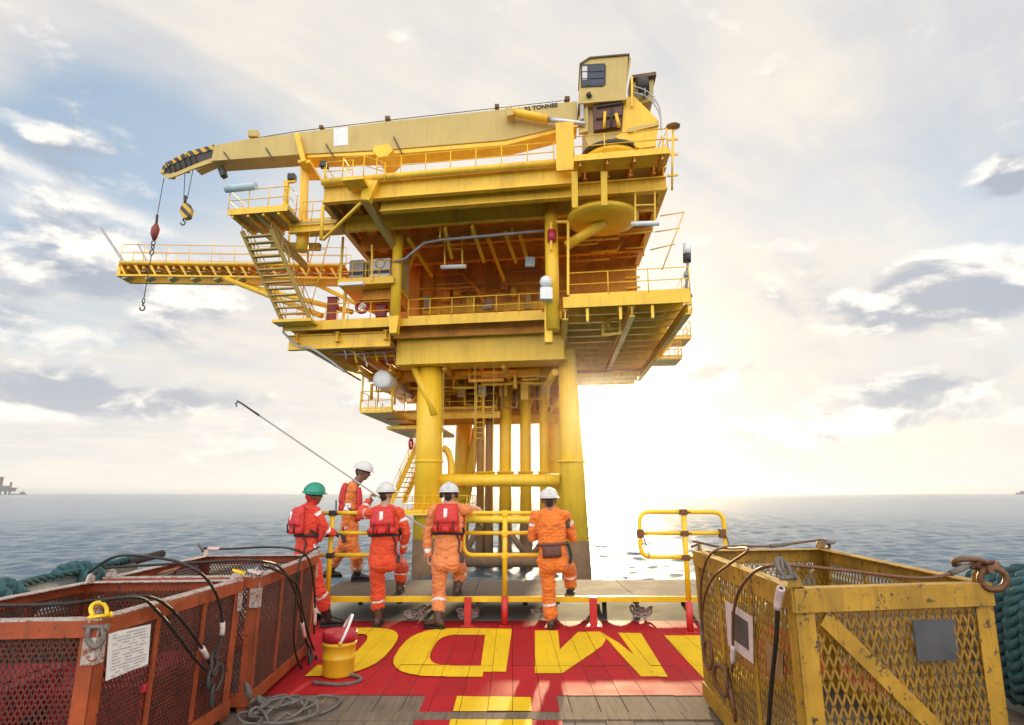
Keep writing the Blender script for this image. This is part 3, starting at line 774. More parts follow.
def up(p, z): return V((p.x, p.y, z))
# front orange basket: two legs over the placard side, hanging to a link
e_near = up(c1[1], 1.06); e_far = up(c1[2], 1.06); e_bl = up(c1[3], 1.06); e_nl = up(c1[0], 1.06)
hang = on(c1, 1, .05, (210, 655), (214, 664))
sling('black wire sling draped over the placard side of the front basket',
      [([e_bl] + [atY(118, 556, 4.7), atY(165, 559, 4.35)] + on(c1, 1, .05, (196, 570), (213, 588), (221, 610), (222, 635), (214, 660)), .0105, [(.80, .88, 'ferrule')]),
       ([e_nl + V((0, 0, .02)), atY(40, 605, 3.4), atY(100, 600, 3.6)] + on(c1, 1, .04, (143, 596), (165, 604), (185, 624), (202, 648), (210, 664)), .0105, [(.86, .93, 'ferrule')]),
       ([e_near + V((0, 0, .03)), ] + on(c1, 1, .05, (140, 598), (158, 612), (178, 636), (196, 660), (207, 670)), .0105, [])],
      links=[(hang[1], (1, .1, .2), .05, .011, ((0, .3, 1), 1.5)), (hang[1] + V((0, -.05, -.09)), (1, .3, 0), .04, .011, ((0, 0, 1), 1.6)), (hang[1] + V((.01, .04, -.10)), (.9, -.4, 0), .045, .012, ((0, .2, 1), 1.9)), (hang[1] + V((.02, -.02, -.20)), (1, .2, 0), .03, .010, ((0, .1, 1), 2.4))],
      shackles=[(e_near - V((0, 0, .05)), (-.4, .3, .5), .075, 'yrail'), (e_near - V((.0, .02, .1)), (.1, .0, -1), .085, 'rope'), (e_bl - V((0, 0, .04)), (.6, .1, .4), .06, 'dark'), (e_far - V((0, 0, .02)), (-.8, -.3, .3), .07, 'yrail')])
# second orange basket
h2 = up(c2[1], 1.07); hang = on(c2, 1, .06, (313, 637), (310, 655))
sling('black wire sling with pink tape hanging on the second orange basket',
      [([up(c2[3], 1.08), atY(225, 549, 6.6), atY(270, 547, 6.45)] + on(c2, 1, .05, (296, 550), (309, 560), (314, 585), (315, 612), (314, 634)), .0105, [(.05, .12, 'pinktape'), (.84, .93, 'pinktape')]),
       ([up(c2[0], 1.08), atY(225, 561, 5.05), ] + on(c2, 1, .05, (258, 561), (278, 566), (292, 584), (300, 610), (304, 634), (309, 648)), .0105, [(.80, .90, 'pinktape')]),
       ([h2 + V((0, 0, .02))] + on(c2, 1, .06, (280, 572), (297, 585), (302, 608), (309, 636), (314, 650)), .0105, []),
       ([up(c2[2], 1.08)] + on(c2, 1, .05, (303, 556), (298, 570), (296, 600), (294, 640), (299, 664), (308, 672)), .0105, [])],
      links=[(hang[1], (1, .1, .2), .055, .012, ((0, .3, 1), 1.5)), (hang[1] + V((.02, -.06, -.08)), (1, .4, 0), .05, .012, ((0, 0, 1), 1.6)), (hang[1] + V((.02, .05, -.11)), (.9, -.4, 0), .055, .013, ((0, .2, 1), 1.6))],
      shackles=[(up(c2[3], 1.05), (-.3, -.2, .5), .08, 'rope'), (h2 - V((0, 0, .04)), (-.9, -.1, .2), .08, 'ferrule'), (up(c2[2], 1.04), (-.4, 0, .6), .07, 'galv'), (hang[1] + V((0, -.03, -.2)), (0, 0, -1), .07, 'ferrule')])
# yellow basket: rusty cables
g1_ = on(c3, 3, .05, (708, 655), (712, 664), (722, 680), (733, 705))
fl = up(c3[3], 1.25); nl = up(c3[0], 1.25); frr = up(c3[2], 1.25); nrr = up(c3[1], 1.27)
sling('brown wire sling lying along the rims of the yellow basket',
      [([frr, atY(770, 546, 5.45), atY(735, 546, 5.3)] + on(c3, 3, .05, (716, 550), (706, 562), (701, 585), (701, 615), (703, 645)), .0092, [(.10, .15, 'rope'), (.9, 1, 'rope')]),
       ([fl, atY(725, 548, 5.0)] + on(c3, 3, .05, (748, 549), (731, 563), (713, 578), (704, 600), (702, 625), (704, 650)), .0088, []),
       ([nrr + V((-.05, 0, .02)), atY(930, 578, 3.36), atY(850, 571, 3.36), atY(800, 566, 3.36)] + on(c3, 3, .05, (765, 567), (748, 578), (737, 596), (733, 620), (733, 650), (732, 672)), .0092, [(.05, .09, 'rope'), (.88, .96, 'ferrule')])],
      mat='wirerust',
      links=[(nrr + V((-.005, -.03, -.07)), (.2, 1, .1), .055, .017, ((1, 0, .2), 1.15)), (nrr + V((-.10, 0, .01)), (.1, .6, 1), .042, .014, ((1, 0, 0), 1.9)), (frr + V((.01, 0, -.05)), (.2, 1, .1), .04, .015, ((1, 0, .2), 1.2)), (g1_[0], (1, .2, 0), .06, .013, ((0, 0, 1), 1.6)), (g1_[2], (.8, .5, .1), .065, .015, ((0, .2, 1), 1.5)), (g1_[3], (1, -.3, .1), .055, .014, ((0, .1, 1), 1.6)), (g1_[2] + V((0, -.12, .02)), (1, -.5, .1), .06, .014, ((0, .1, 1), 1.5))],
      shackles=[(frr - V((0, 0, .03)), (.9, -.3, .1), .085, 'rope'), (fl - V((0, 0, .04)), (.6, -.3, .3), .06, 'wirerust'), (nrr - V((0.04, 0, .02)), (.8, .1, .25), .085, 'wirerust'), (nrr + V((-.1, .02, -.01)), (-1, 0, .05), .06, 'dark')])
q = on(c3, 3, .05, (781, 588), (778, 604), (776, 640), (771, 690), (768, 735))
sling('black wire leg with grey sleeve hanging from the near corner of the yellow basket', [(q, .012, [(.03, .3, 'ferrule')])],
      shackles=[(nl - V((0.02, 0, .02)), (-.2, .3, .8), .085, 'rope'), (q[0] + V((.0, 0, .07)), (.1, 0, .8), .06, 'rope')])
# chain between the two orange baskets, on the deck
tag(chain([(-2.03, 4.98, .25), (-1.98, 4.98, .12), (-1.96, 5.08, .03), (-1.86, 4.98, .03), (-1.93, 4.88, .05), (-1.88, 5.06, .07), (-1.98, 4.93, .2)], None, r=.014, link=.085).build('chain', M['rope']), 'rusty chain piled between the corners of the two orange baskets', 'chain')
# loose thin rope on the deck
b = MB(); pts = []
rr_ = random.Random(11)
for i in range(46):
    a = i * .55; k = .5 + .5 * rr_.random(); pts.append((-1.74 + math.cos(a) * .2 * k * 1.2 + .07 * math.sin(i * .21), 4.98 + math.sin(a) * .36 * k, .028 + .055 * rr_.random()))
pts += [(-1.6, 5.36, .03), (-1.42, 5.36, .025), (-1.38, 5.2, .02), (-1.45, 5.0, .02)]
b.tube(smooth(pts, 5), .011, 6); tag(b.build('rope_tangle', M['rope']), 'thin grey rope lying tangled on the planks by the orange baskets', 'rope')
b = MB(); b.tube(smooth([(-1.75, 5.75, .03), (-1.5, 5.72, .02), (-1.36, 5.82, .02), (-1.40, 5.95, .02), (-1.55, 6.0, .03)]), .016, 6); tag(b.build('rope_end', M['rope']), 'short brown rope end curling out below the yellow bucket', 'rope')
# bucket
def bucket(c):
    root = empty('bucket', c, 'yellow plastic bucket with a red lid and a white handle', 'bucket'); c = V(c)
    b = MB(); r0 = .150
    b.lathe(c, [(r0 * .92, 0), (r0 * .95, .02), (r0 * .97, .14), (r0 * 1.02, .15), (r0 * 1.02, .165), (r0 * .98, .175), (r0, .26), (r0 * 1.05, .265), (r0 * 1.05, .285), (r0 * 1.0, .29), (r0 * 1.0, .335)], 28); b.build('pail', M['bucket'], root)
    b = MB(); b.lathe(c, [(r0 * 1.06, .30), (r0 * 1.08, .34), (r0 * 1.07, .372), (r0 * .98, .385), (r0 * .86, .378), (r0 * .4, .382), (.001, .384)], 28); b.build('lid', M['redplast'], root)
    b = MB(); d = V((.95, .3, 0)); s_ = V((.3, -.95, 0)); pts = [c + s_ * (r0 * 1.08 * math.cos(t)) + d * (.10 * math.sin(t)) + V((0, 0, .30 + .21 * math.sin(t))) for t in np.linspace(0, math.pi, 15)]
    b.tube(pts, .013, 8); b.build('handle', M['white'], root)
    for s2 in (-1, 1):
        b = MB(); b.ball(c + s_ * (s2 * r0 * 1.04) + V((0, 0, .3)), .022, 8); b.build('handle_lug', M['bucket'], root)
p = atZ(334, 680, 0); bucket((p.x, p.y + .12, .012))

# ------------------------------------------------------------------ thick mooring ropes over the bulwarks
def laid(pts, r, mat, strands=3, pitch=.28, mb=None):
    sm_ = smooth(pts, 10); b = mb or MB(); t = V((0, 0, 1)); acc = 0; rows = [[] for _ in range(strands)]
    u = (sm_[1] - sm_[0]).orthogonal().normalized()
    for i, p in enumerate(sm_):
        d = (sm_[min(i + 1, len(sm_) - 1)] - sm_[max(i - 1, 0)]).normalized(); u = (u - d * u.dot(d)).normalized(); w_ = d.cross(u)
        if i: acc += (p - sm_[i - 1]).length
        for k in range(strands):
            g = acc / pitch * 2 * math.pi + k * 2 * math.pi / strands; rows[k].append(p + (u * math.cos(g) + w_ * math.sin(g)) * r * .52)
    for k in range(strands): b.tube(rows[k], r * .56, 7)
    return b
# left: pipe rail with coils
PA, PB = V((-3.66, 3.2, .84)), V((-3.98, 6.55, .88))
b = MB(); b.tube([PA, PB], .085, 16); pr = b.build('pipe_rail', M['bulwark']); tag(pr, 'pale grey pipe rail above the sea behind the orange baskets', 'rail')
b = MB(); d_ = (PB - PA).normalized(); b.tube([PB + d_ * -.35 + V((.0, 0, .07)), PB + d_ * .62 + V((0.04, 0, .09))], .042, 12); tag(b.build('rubber_strip', M['black']), 'black rubber bar lying on the far end of the pale pipe rail', 'bar')
rl = random.Random(4)
for k, (t0, t1, n, lab) in enumerate(((.02, .52, 9, 'large teal rope coil wound round the near part of the pale pipe rail'), (.70, .80, 3, 'small teal rope coil wound round the middle of the pale pipe rail'))):
    b = MB(); pts = []
    for i in range(n * 8 + 1):
        a = i / 8 * 2 * math.pi; t = t0 + (t1 - t0) * (i / (n * 8)) + .012 * math.sin(i * 1.7); r_ = .135 + rl.uniform(-.012, .02)
        c_ = PA.lerp(PB, t); pts.append(c_ + V((math.cos(a) * r_, 0, math.sin(a) * r_ * (1.0))))
    laid(pts, .048, None, mb=b, pitch=.2); tag(b.build('mooring_rope', M['teal']), lab, 'rope', 'teal mooring ropes')
b = MB(); laid([PA.lerp(PB, t) + V((.05 + .02 * math.sin(t * 30), 0, .115)) for t in np.linspace(.45, .97, 12)], .03, None, mb=b); tag(b.build('mooring_line', M['teal']), 'single teal line running along the top of the pale pipe rail', 'rope')
# right: heap of thick braided rope hanging on the bulwark
PC, PD = V((3.72, 3.0, .86)), V((4.16, 8.2, .88))
b = MB(); b.tube([PC + V((.12, 0, -.02)), PD + V((.05, 0, -.02))], .07, 14); tag(b.build('pipe_rail', M['bulwark']), 'pipe rail carrying the heavy teal rope beside the yellow basket', 'rail')
def plait(pts, wd, th, r, pitch, b):
    """flat plaited hawser: eight strands that weave across each other"""
    sm_ = smooth(pts, 14); acc = 0; rows = [[] for _ in range(8)]; u = V((0, 1, 0))
    for i, p in enumerate(sm_):
        d = (sm_[min(i + 1, len(sm_) - 1)] - sm_[max(i - 1, 0)]).normalized(); u = (u - d * u.dot(d)).normalized(); n_ = d.cross(u)
        if i: acc += (p - sm_[i - 1]).length
        for k in range(8):
            g = acc / pitch * 2 * math.pi + (k % 4) * math.pi / 2; sg = 1 if k < 4 else -1
            rows[k].append(p + u * (sg * wd * math.sin(g)) + n_ * (th * math.cos(g) * 1.0 + th * .55 * math.cos(2 * g) * sg))
    for k in range(8): b.tube(rows[k], r, 7)
for k in range(15):
    y = 3.05 + k * .165; x = 3.66 + (y - 3) * .085; lo = .10 + rl.uniform(0, .22); s_ = rl.uniform(-.05, .05); top = .98 + rl.uniform(-.03, .04)
    pts = [(x + .40, y + .05, .35), (x + .40, y + .03, .75), (x + .27, y, top), (x + .10, y + s_, top - .03), (x - .02, y + s_ * 1.5, .74), (x - .05 + s_ * .3, y + s_ * 2, lo + .22), (x - .01, y + .06 + s_ * 2, lo)]
    b = MB(); plait(pts, .060, .026, .030, .30, b)
    tag(b.build('mooring_rope', M['teal'] if k % 4 else M['tealdark']), 'heavy plaited teal rope hanging in loops over the rail beside the yellow basket', 'rope', 'teal rope loops by the yellow basket')
# ------------------------------------------------------------------ people
def capsule(b, p0, p1, r0, r1, n=14):
    p0, p1 = V(p0), V(p1); d = p1 - p0; Ln = d.length
    if Ln < 1e-5: b.lathe(p0, [(max(1e-5, r0 * math.sin(math.pi * i / 8)), -r0 * math.cos(math.pi * i / 8)) for i in range(9)], n); return
    pr = [(max(1e-5, r0 * math.sin(math.pi / 2 * i / 4)), -r0 * math.cos(math.pi / 2 * i / 4)) for i in range(4)] + [(r0, 0), (r1, Ln)] + \
         [(max(1e-5, r1 * math.cos(math.pi / 2 * i / 4)), Ln + r1 * math.sin(math.pi / 2 * i / 4)) for i in range(1, 5)]
    b.lathe(p0, pr, n, axis=d)
def loft(b, secs, n=20):
    vs = []; fs = []
    for c, sv, fv in secs:
        for j in range(n):
            g = 2 * math.pi * j / n; vs.append(c + sv * math.cos(g) + fv * math.sin(g))
    for i in range(len(secs) - 1):
        for j in range(n): fs.append((i * n + j, i * n + (j + 1) % n, (i + 1) * n + (j + 1) % n, (i + 1) * n + j))
    fs.append(list(range(n))[::-1]); fs.append([(len(secs) - 1) * n + j for j in range(n)]); b.raw(vs, fs, 0, True)
def person(s):
    Y0 = s['Y']
    def J(k):
        q = s[k]
        if len(q) == 4: return V((q[0], q[1], q[2]))                       # world
        return atY(q[0], q[1], Y0 + (q[2] if len(q) > 2 else 0))
    fw = V((*s['fwd'], 0)).normalized(); rt = V((fw.y, -fw.x, 0))           # the person's right
    hf = V((*s.get('look', s['fwd']), s.get('nod', 0))).normalized()
    SL, SR, HL, HR = J('sl') + V((0, 0, .03)), J('sr') + V((0, 0, .03)), J('hl'), J('hr')
    pel = (HL + HR) / 2; sho = (SL + SR) / 2; tu = (sho - pel).normalized(); ts = (rt - tu * rt.dot(tu)).normalized(); tf = tu.cross(ts) * 1.0
    if tf.dot(fw) < 0: tf = -tf
    hd = J('head') + V((0, 0, .035)); hd = hd - V((0, 0, .012)); hu = (hd - (sho + tu * .02)).normalized() * .5 + V((0, 0, .8)); hu = (hu - hf * hu.dot(hf)).normalized(); hs = hf.cross(hu).normalized()
    pcs = []                                                                # (p0, p1, r0, r1, label)
    b = MB()
    def cap(p0, p1, r0, r1, lab): capsule(b, p0, p1, r0, r1); pcs.append((V(p0), V(p1), r0, r1, lab))
    Lt = (sho - pel).length
    prof = [(-.10, .150, .115), (.0, .180, .135), (.16, .182, .130), (.40, .170, .118), (.62, .186, .126), (.80, .190, .126), (.91, .165, .110), (1.0, .115, .085), (1.08, .075, .065)]
    loft(b, [(pel + tu * (Lt * t) - tf * (.012 * math.sin(t * 3)), ts * hw, tf * hd_) for t, hw, hd_ in prof])
    for t, hw, hd_ in prof[:-1]:
        for k in (-.5, 0, .5): pcs.append((pel + tu * (Lt * t) + ts * hw * k,) * 2 + (hd_ * .95,) * 2 + ('cov',))
    cap(sho + tu * .0, hd - hu * .05, .070, .064, 'neck')
    cap(sho - ts * .04 + tu * .02, SL - tu * .025, .070, .068, 'cov'); cap(sho + ts * .04 + tu * .02, SR - tu * .025, .070, .068, 'cov')
    for sd in ('l', 'r'):
        S_, H_ = (SL, HL) if sd == 'l' else (SR, HR)
        el_, wr = J('e' + sd), J('w' + sd)
        cap(S_ - tu * .02, el_, .071, .060, 'cov:arm'); cap(el_, wr, .060, .046, 'cov:fore')
        d = (wr - el_).normalized()
        hd_dir = V(s.get('hd' + sd, tuple(d))).normalized(); pn = V(s.get('hn' + sd, tuple(-rt if sd == 'r' else rt)))
        pn = (pn - hd_dir * pn.dot(hd_dir)).normalized(); sd_v = hd_dir.cross(pn).normalized()
        if sd == 'l': sd_v = -sd_v                                           # towards the thumb
        hl = 'glove' if s.get('gloves') else 'skin'; curl = s.get('curl' + sd, 40)
        w0 = wr + d * .02
        for q, ln, off in ((-.033, .066, 0), (-.011, .076, .006), (.011, .080, .008), (.033, .074, .004)):
            a = w0 + sd_v * q * .6; k = w0 + hd_dir * (.088 + off) + sd_v * q
            cap(a, k, .017, .0125, hl)
            ang = math.radians(curl); d1 = hd_dir * math.cos(ang) + pn * math.sin(ang); d2 = hd_dir * math.cos(ang * 2) + pn * math.sin(ang * 2)
            m = k + d1 * ln * .52; cap(k, m, .0118, .0105, hl); cap(m, m + d2 * ln * .45, .0105, .009, hl)
        t0 = w0 + sd_v * .026 + hd_dir * .02; t1 = t0 + (sd_v * .7 + hd_dir * .6 + pn * .35) * .045; cap(t0, t1, .015, .013, hl); cap(t1, t1 + (hd_dir * .8 + pn * .6) * .035, .012, .010, hl)
        kn, an = J('k' + sd), J('a' + sd)
        cap(H_ - tu * .0, kn, .112, .082, 'cov'); cap(kn, kn.lerp(an, s.get('hem', .50)), .086, .084, 'cov:shin')
        cap(kn.lerp(an, .5), an, .045, .040, 'boot')
    cap(pel - ts * .05 - tf * .03 - tu * .02, pel - ts * .06 - tf * .045 - tu * .03, .12, .12, 'cov'); cap(pel + ts * .05 - tf * .03 - tu * .02, pel + ts * .06 - tf * .045 - tu * .03, .12, .12, 'cov')
    # head with a face
    cap(hd + hu * .028 - hf * .012, hd + hu * .03 - hf * .012, .088, .088, 'head'); cap(hd - hu * .035 + hf * .03, hd - hu * .07 + hf * .048, .062, .038, 'head')
    cap(hd + hu * .02 + hf * .04, hd - hu * .03 + hf * .055, .055, .045, 'head')
    cap(hd + hu * .022 + hf * .088, hd - hu * .012 + hf * .112, .010, .014, 'head')                        # nose
    cap(hd - hu * .045 + hf * .092 - hs * .018, hd - hu * .045 + hf * .092 + hs * .018, .009, .009, 'lip')
    for q in (-1, 1):
        cap(hd + hs * (.034 * q) + hu * .022 + hf * .082, hd + hs * (.035 * q) + hu * .022 + hf * .082, .011, .011, 'eye')
        cap(hd + hs * (.020 * q) + hu * .04 + hf * .090, hd + hs * (.048 * q) + hu * .038 + hf * .080, .008, .007, 'brow')
        cap(hd + hs * (.086 * q) + hu * .012 - hf * .005, hd + hs * (.088 * q) - hu * .025, .014, .010, 'head')
    cap(hd - hu * .03 - hf * .055, hd + hu * .0 - hf * .07, .045, .05, 'nape')
    tmp = b.build('person_shape', M['skin'], origin=(0, 0, 0))
    rm = tmp.modifiers.new('r', 'REMESH'); rm.mode = 'VOXEL'; rm.voxel_size = .0085
    smo = tmp.modifiers.new('s', 'SMOOTH'); smo.factor = .5; smo.iterations = 3
    me = bpy.data.meshes.new_from_object(tmp.evaluated_get(bpy.context.evaluated_depsgraph_get()))
    bpy.data.objects.remove(tmp)
    nv = len(me.vertices); co_ = np.empty(nv * 3); me.vertices.foreach_get('co', co_); co_ = co_.reshape(-1, 3)
    best = np.full(nv, 1e9); idx = np.zeros(nv, int); tt = np.zeros(nv)
    for i, (p0, p1, r0, r1, lab) in enumerate(pcs):
        a = np.array(p0); d = np.array(p1) - a; L2 = max(1e-9, d @ d)
        t = np.clip(((co_ - a) @ d) / L2, 0, 1); dist = np.linalg.norm(co_ - (a + t[:, None] * d), axis=1) - (r0 + (r1 - r0) * t)
        k = dist < best; best[k] = dist[k]; idx[k] = i; tt[k] = t[k]
    labs = [p[4] for p in pcs]
    mats = [M[s['cov']], M[s.get('skin', 'skin')], M['glove'], M['tape'], M['hair'], M[s.get('neckmat', s.get('skin', 'skin'))], M['maroon']]
    me.materials.clear()
    for m in mats: me.materials.append(m)
    lut = {'cov': 0, 'skin': 1, 'glove': 2, 'head': 1, 'nape': 4, 'neck': 5, 'eye': 4, 'brow': 4, 'lip': 6, 'boot': 2}
    if s.get('neckmat'): lut['nape'] = 5
    if s.get('hood'): lut['head'] = 5
    vm = np.zeros(nv, int)
    for i, l in enumerate(labs):
        k = idx == i; base = l.split(':')[0]; vm[k] = lut[base]
        lo, hi = {'cov:arm': s.get('tarm', (2, 2)), 'cov:fore': s.get('tfore', (.45, .62)), 'cov:shin': s.get('tshin', (.50, .66))}.get(l, (2, 2))
        vm[k & (tt > lo) & (tt < hi)] = 3
    # folds of the cloth
    no = np.empty(nv * 3); me.vertex_normals.foreach_get('vector', no) if hasattr(me, 'vertex_normals') else None
    no = no.reshape(-1, 3); sd_ = V((s['Y'] * 3.1, s['head'][0] * .1, 0))
    for i in np.nonzero((vm == 0) | (vm == 3))[0]:
        p = V(co_[i]); q = V((p.x * 7, p.y * 7, p.z * 13)) + sd_
        f = mnoise.noise(q) * .015 + (1 - abs(mnoise.noise(q * 1.9 + V((5, 2, 9))))) ** 3 * .015 - .006
        co_[i] += no[i] * f
    me.vertices.foreach_set('co', co_.ravel())
    npol = len(me.polygons); ls = np.empty(npol, int); me.polygons.foreach_get('loop_start', ls); lv = np.empty(len(me.loops), int); me.loops.foreach_get('vertex_index', lv)
    me.polygons.foreach_set('material_index', vm[lv[ls]].astype(np.int32)); me.polygons.foreach_set('use_smooth', np.ones(npol, bool))
    org = V((pel.x, pel.y, min(p[2] for p in co_)))
    me.transform(Matrix.Translation(-org)); me.name = 'person'
    ob = bpy.data.objects.new('person', me); C.objects.link(ob); ob.location = org; WORLD[ob.name] = org
    tag(ob, s['label'], 'person', 'crew in orange work clothes')
    # helmet
    hc = hd + hu * .048 - hf * .004
    b = MB(); pr = [(max(1e-4, math.cos(math.radians(a))), math.sin(math.radians(a))) for a in range(0, 91, 9)]
    b.lathe(hc, [(r_ * .126, z_ * .122) for r_, z_ in pr], 28, axis=hu, sx=1.14, sy=1.0, xdir=hf)
    for q in (-.02, 0, .02): b.tube([hc + hs * q + hf * (.140 * math.cos(a)) + hu * (.120 * math.sin(a) + .004 - abs(q) * .1) for a in np.linspace(.3, 2.85, 14)], .008, 6)
    hm = b.build('helmet', M[s.get('helmet', 'helmet')], ob)
    b = MB(); b.lathe(hc, [(.126, .004), (.140, -.002), (.141, -.009), (.128, -.010), (.120, -.006)], 28, axis=hu, sx=1.14, xdir=hf)
    b.prism([hc + hf * .12 - hs * .085, hc + hf * .165 - hs * .06 - hu * .010, hc + hf * .182 - hu * .013, hc + hf * .165 + hs * .06 - hu * .010, hc + hf * .12 + hs * .085], -hu * .006)
    b.build('brim', M[s.get('helmet', 'helmet')], hm)
    b = MB(); b.torus(hc - hu * .02 - hf * .0, hu, .098, .010, 24, 6, stretch=(hf, 1.1)); b.build('headband', M['strap'], hm)
    if s.get('muffs'):
        for q in (-1, 1):
            b = MB(); b.lathe(hd + hs * (q * .09) + hu * .0, [(.034, 0), (.038, .012), (.030, .034), (.001, .036)], 14, axis=hs * q); b.build('ear_muff', M['dark'], hm)
    # boots
    for sd in ('l', 'r'):
        kn, an = J('k' + sd), J('a' + sd); fd = V((*s.get('f' + sd, tuple(fw[:2])), 0)).normalized(); fs_ = V((fd.y, -fd.x, 0)); sole = an.z - .085
        b = MB(); b.tube([an + V((0, 0, -.03)), an, an.lerp(kn, .2), an.lerp(kn, .40), an.lerp(kn, .60)], [.054, .055, .060, .066, .069], 14)
        g = V((an.x, an.y, sole))
        loft(b, [(g + fd * x + V((0, 0, h_ / 2 + .018)), fs_ * w_, V((0, 0, h_ / 2))) for x, w_, h_ in ((-.085, .020, .05), (-.075, .040, .085), (-.02, .046, .115), (.05, .046, .10), (.11, .052, .075), (.16, .048, .058), (.195, .028, .04), (.202, .008, .02))], 14)
        bt = b.build('boot', M[s.get('boot', 'boot')], ob)
        b = MB(); outl = [(-.09, .030), (-.06, .044), (.0, .040), (.08, .052), (.15, .052), (.20, .028)]
        b.prism([g + fd * x + fs_ * w_ for x, w_ in outl] + [g + fd * x - fs_ * w_ for x, w_ in outl[::-1]], (0, 0, .024)); b.build('sole', M['black'], bt)
    # torso surface for straps and vest
    def tor(tq, g, off):
        t = tq                                                               # g: 0 = back, 90 = right side, 180 = front
        ts_ = [p[0] for p in prof]; t = t if t < .86 else .86 + (t - .86) * .35; hw = float(np.interp(t, ts_, [p[1] for p in prof])); hd_ = float(np.interp(t, ts_, [p[2] for p in prof])); a = math.radians(g)
        return pel + tu * (Lt * tq) + ts * ((hw + off) * math.sin(a)) - tf * ((hd_ + off) * math.cos(a))
    vt = s.get('vt', 1)
    def shell(t0, t1, g0, g1, o0, o1, nt_=7, ng=9, puff=.6):
        if o1 > .07: o0, o1 = o0 * vt, o1 * vt
        b = MB(); vs = []; fs = []; K = (nt_ + 1) * (ng + 1)
        for lay in (0, 1):
            for i in range(nt_ + 1):
                for j in range(ng + 1):
                    u, v_ = i / nt_, j / ng; e = min(1, 5 * min(u, 1 - u)) * min(1, 5 * min(v_, 1 - v_))
                    vs.append(tor(t0 + (t1 - t0) * u, g0 + (g1 - g0) * v_, o0 if lay == 0 else o0 + (o1 - o0) * (1 - puff + puff * e ** .6)))
        for lay in (0, 1):
            for i in range(nt_):
                for j in range(ng):
                    q = [lay * K + i * (ng + 1) + j, lay * K + i * (ng + 1) + j + 1, lay * K + (i + 1) * (ng + 1) + j + 1, lay * K + (i + 1) * (ng + 1) + j]; fs.append(q if lay else q[::-1])
        edge = [(0, j) for j in range(ng)] + [(i, ng) for i in range(nt_)] + [(nt_, j) for j in range(ng, 0, -1)] + [(i, 0) for i in range(nt_, 0, -1)]
        for (i, j), (i2, j2) in zip(edge, edge[1:] + edge[:1]):
            fs.append((i * (ng + 1) + j, i2 * (ng + 1) + j2, K + i2 * (ng + 1) + j2, K + i * (ng + 1) + j))
        return b.raw(vs, fs, 0, True)
    v = s.get('vest')
    if v:
        o = shell(.56, 1.09, -44, 44, .016, .088, 9, 12).build('life_vest', M['vestred'], ob)
        shell(.70, .97, -36, 36, .080, .106, 7, 12, .9).build('back_pad', M['vestred'], o)
        for g0 in (-42, -13, 16): shell(.55, .67, g0, g0 + 26, .07, .102, 5, 6, .9).build('lower_pad', M['vestred'], o)
        for q in (-1, 1): shell(.36, 1.0, 180 + q * 12, 180 + q * 62, .018, .075, 8, 6).build('front_pad', M['vestred'], o)
        shell(.82, 1.0, -6, 4, .09, .112, 4, 3, .3).build('reflective_strip', M['tape'], o)
        for q in (-22, 22): b = MB(); b.tube([tor(.76, q * .9, .110), tor(.58, q * .9, .106)], .010, 6); b.build('buckle_strap', M['strap'], o)
        b = MB(); b.tube([tor(.50 + .02 * math.cos(math.radians(g)), g, .020) for g in range(0, 360, 15)], .017, 8, closed=True); b.build('waist_strap', M['strap'], o)
        b = MB(); b.tube(smooth([tor(.49, 40, .03), tor(.36, 55, .03), tor(.20, 48, .035), tor(.10, 60, .04), tor(.02, 64, .04)]), .011, 6); b.build('tether', M['strap'], o)
        b = MB(); b.box(tor(.04, 62, .05) - V((.025, .015, .05)), tor(.04, 62, .05) + V((.025, .015, .045))); b.build('clip', M['dark'], o, bevel=.008)
        for q in (-1, 1): b = MB(); b.tube(smooth([tor(.62, q * 70, .03), tor(.55, q * 95, .03), tor(.47, q * 130, .03)]), .013, 6); b.build('side_strap', M['strap'], o)
    if s.get('belt'):
        b = MB(); b.tube([tor(.36, g, .014) for g in range(0, 360, 15)], .020, 8, closed=True); bl = b.build('belt', M['hull'], ob)
        shell(.10, .34, -42, 24, .014, .075, 7, 8).build('pouch', M['hull'], bl)
        b = MB(); b.tube(smooth([tor(.34, 70, .035), tor(.22, 74, .045), tor(.05, 72, .05), tor(-.06, 74, .05)]), .020, 7); b.build('tool_loop', M['strap'], bl)
        b = MB(); b.box(tor(.78, 78, .03) - V((.03, .02, .06)), tor(.78, 78, .03) + V((.03, .02, .06))); b.build('radio', M['dark'], bl, bevel=.008)
    return ob
def onstep(px, py): return (*atZ(px, py, WZ + .095), 0)
def ondeck(px, py): return (*atZ(px, py, .10), 0)
def wq(v): return (v.x, v.y, v.z, 0)
person(dict(Y=8.1, fwd=(.06, 1), head=(449, 497, .03), sl=(434, 511), sr=(463, 510), hl=(440, 560), hr=(455, 560), el=(427, 535), wl=(428, 554), er=(471, 511, .24), wr=(478, 510, .45), hdr=(.25, 1, .05), curlr=55, hnr=(-.4, 0, -1),
    kl=(439, 594, .02), al=ondeck(438, 621), fl=(-.75, .35), kr=(461, 571, .38), ar=onstep(457, 588), cov='cov_pale', vest=1, boot='bootbrown', skin='skin2', muffs=1, tfore=(.70, .90), tshin=(.40, .58),
    label='person in faded orange coveralls and red vest, right arm stretched out to point'))
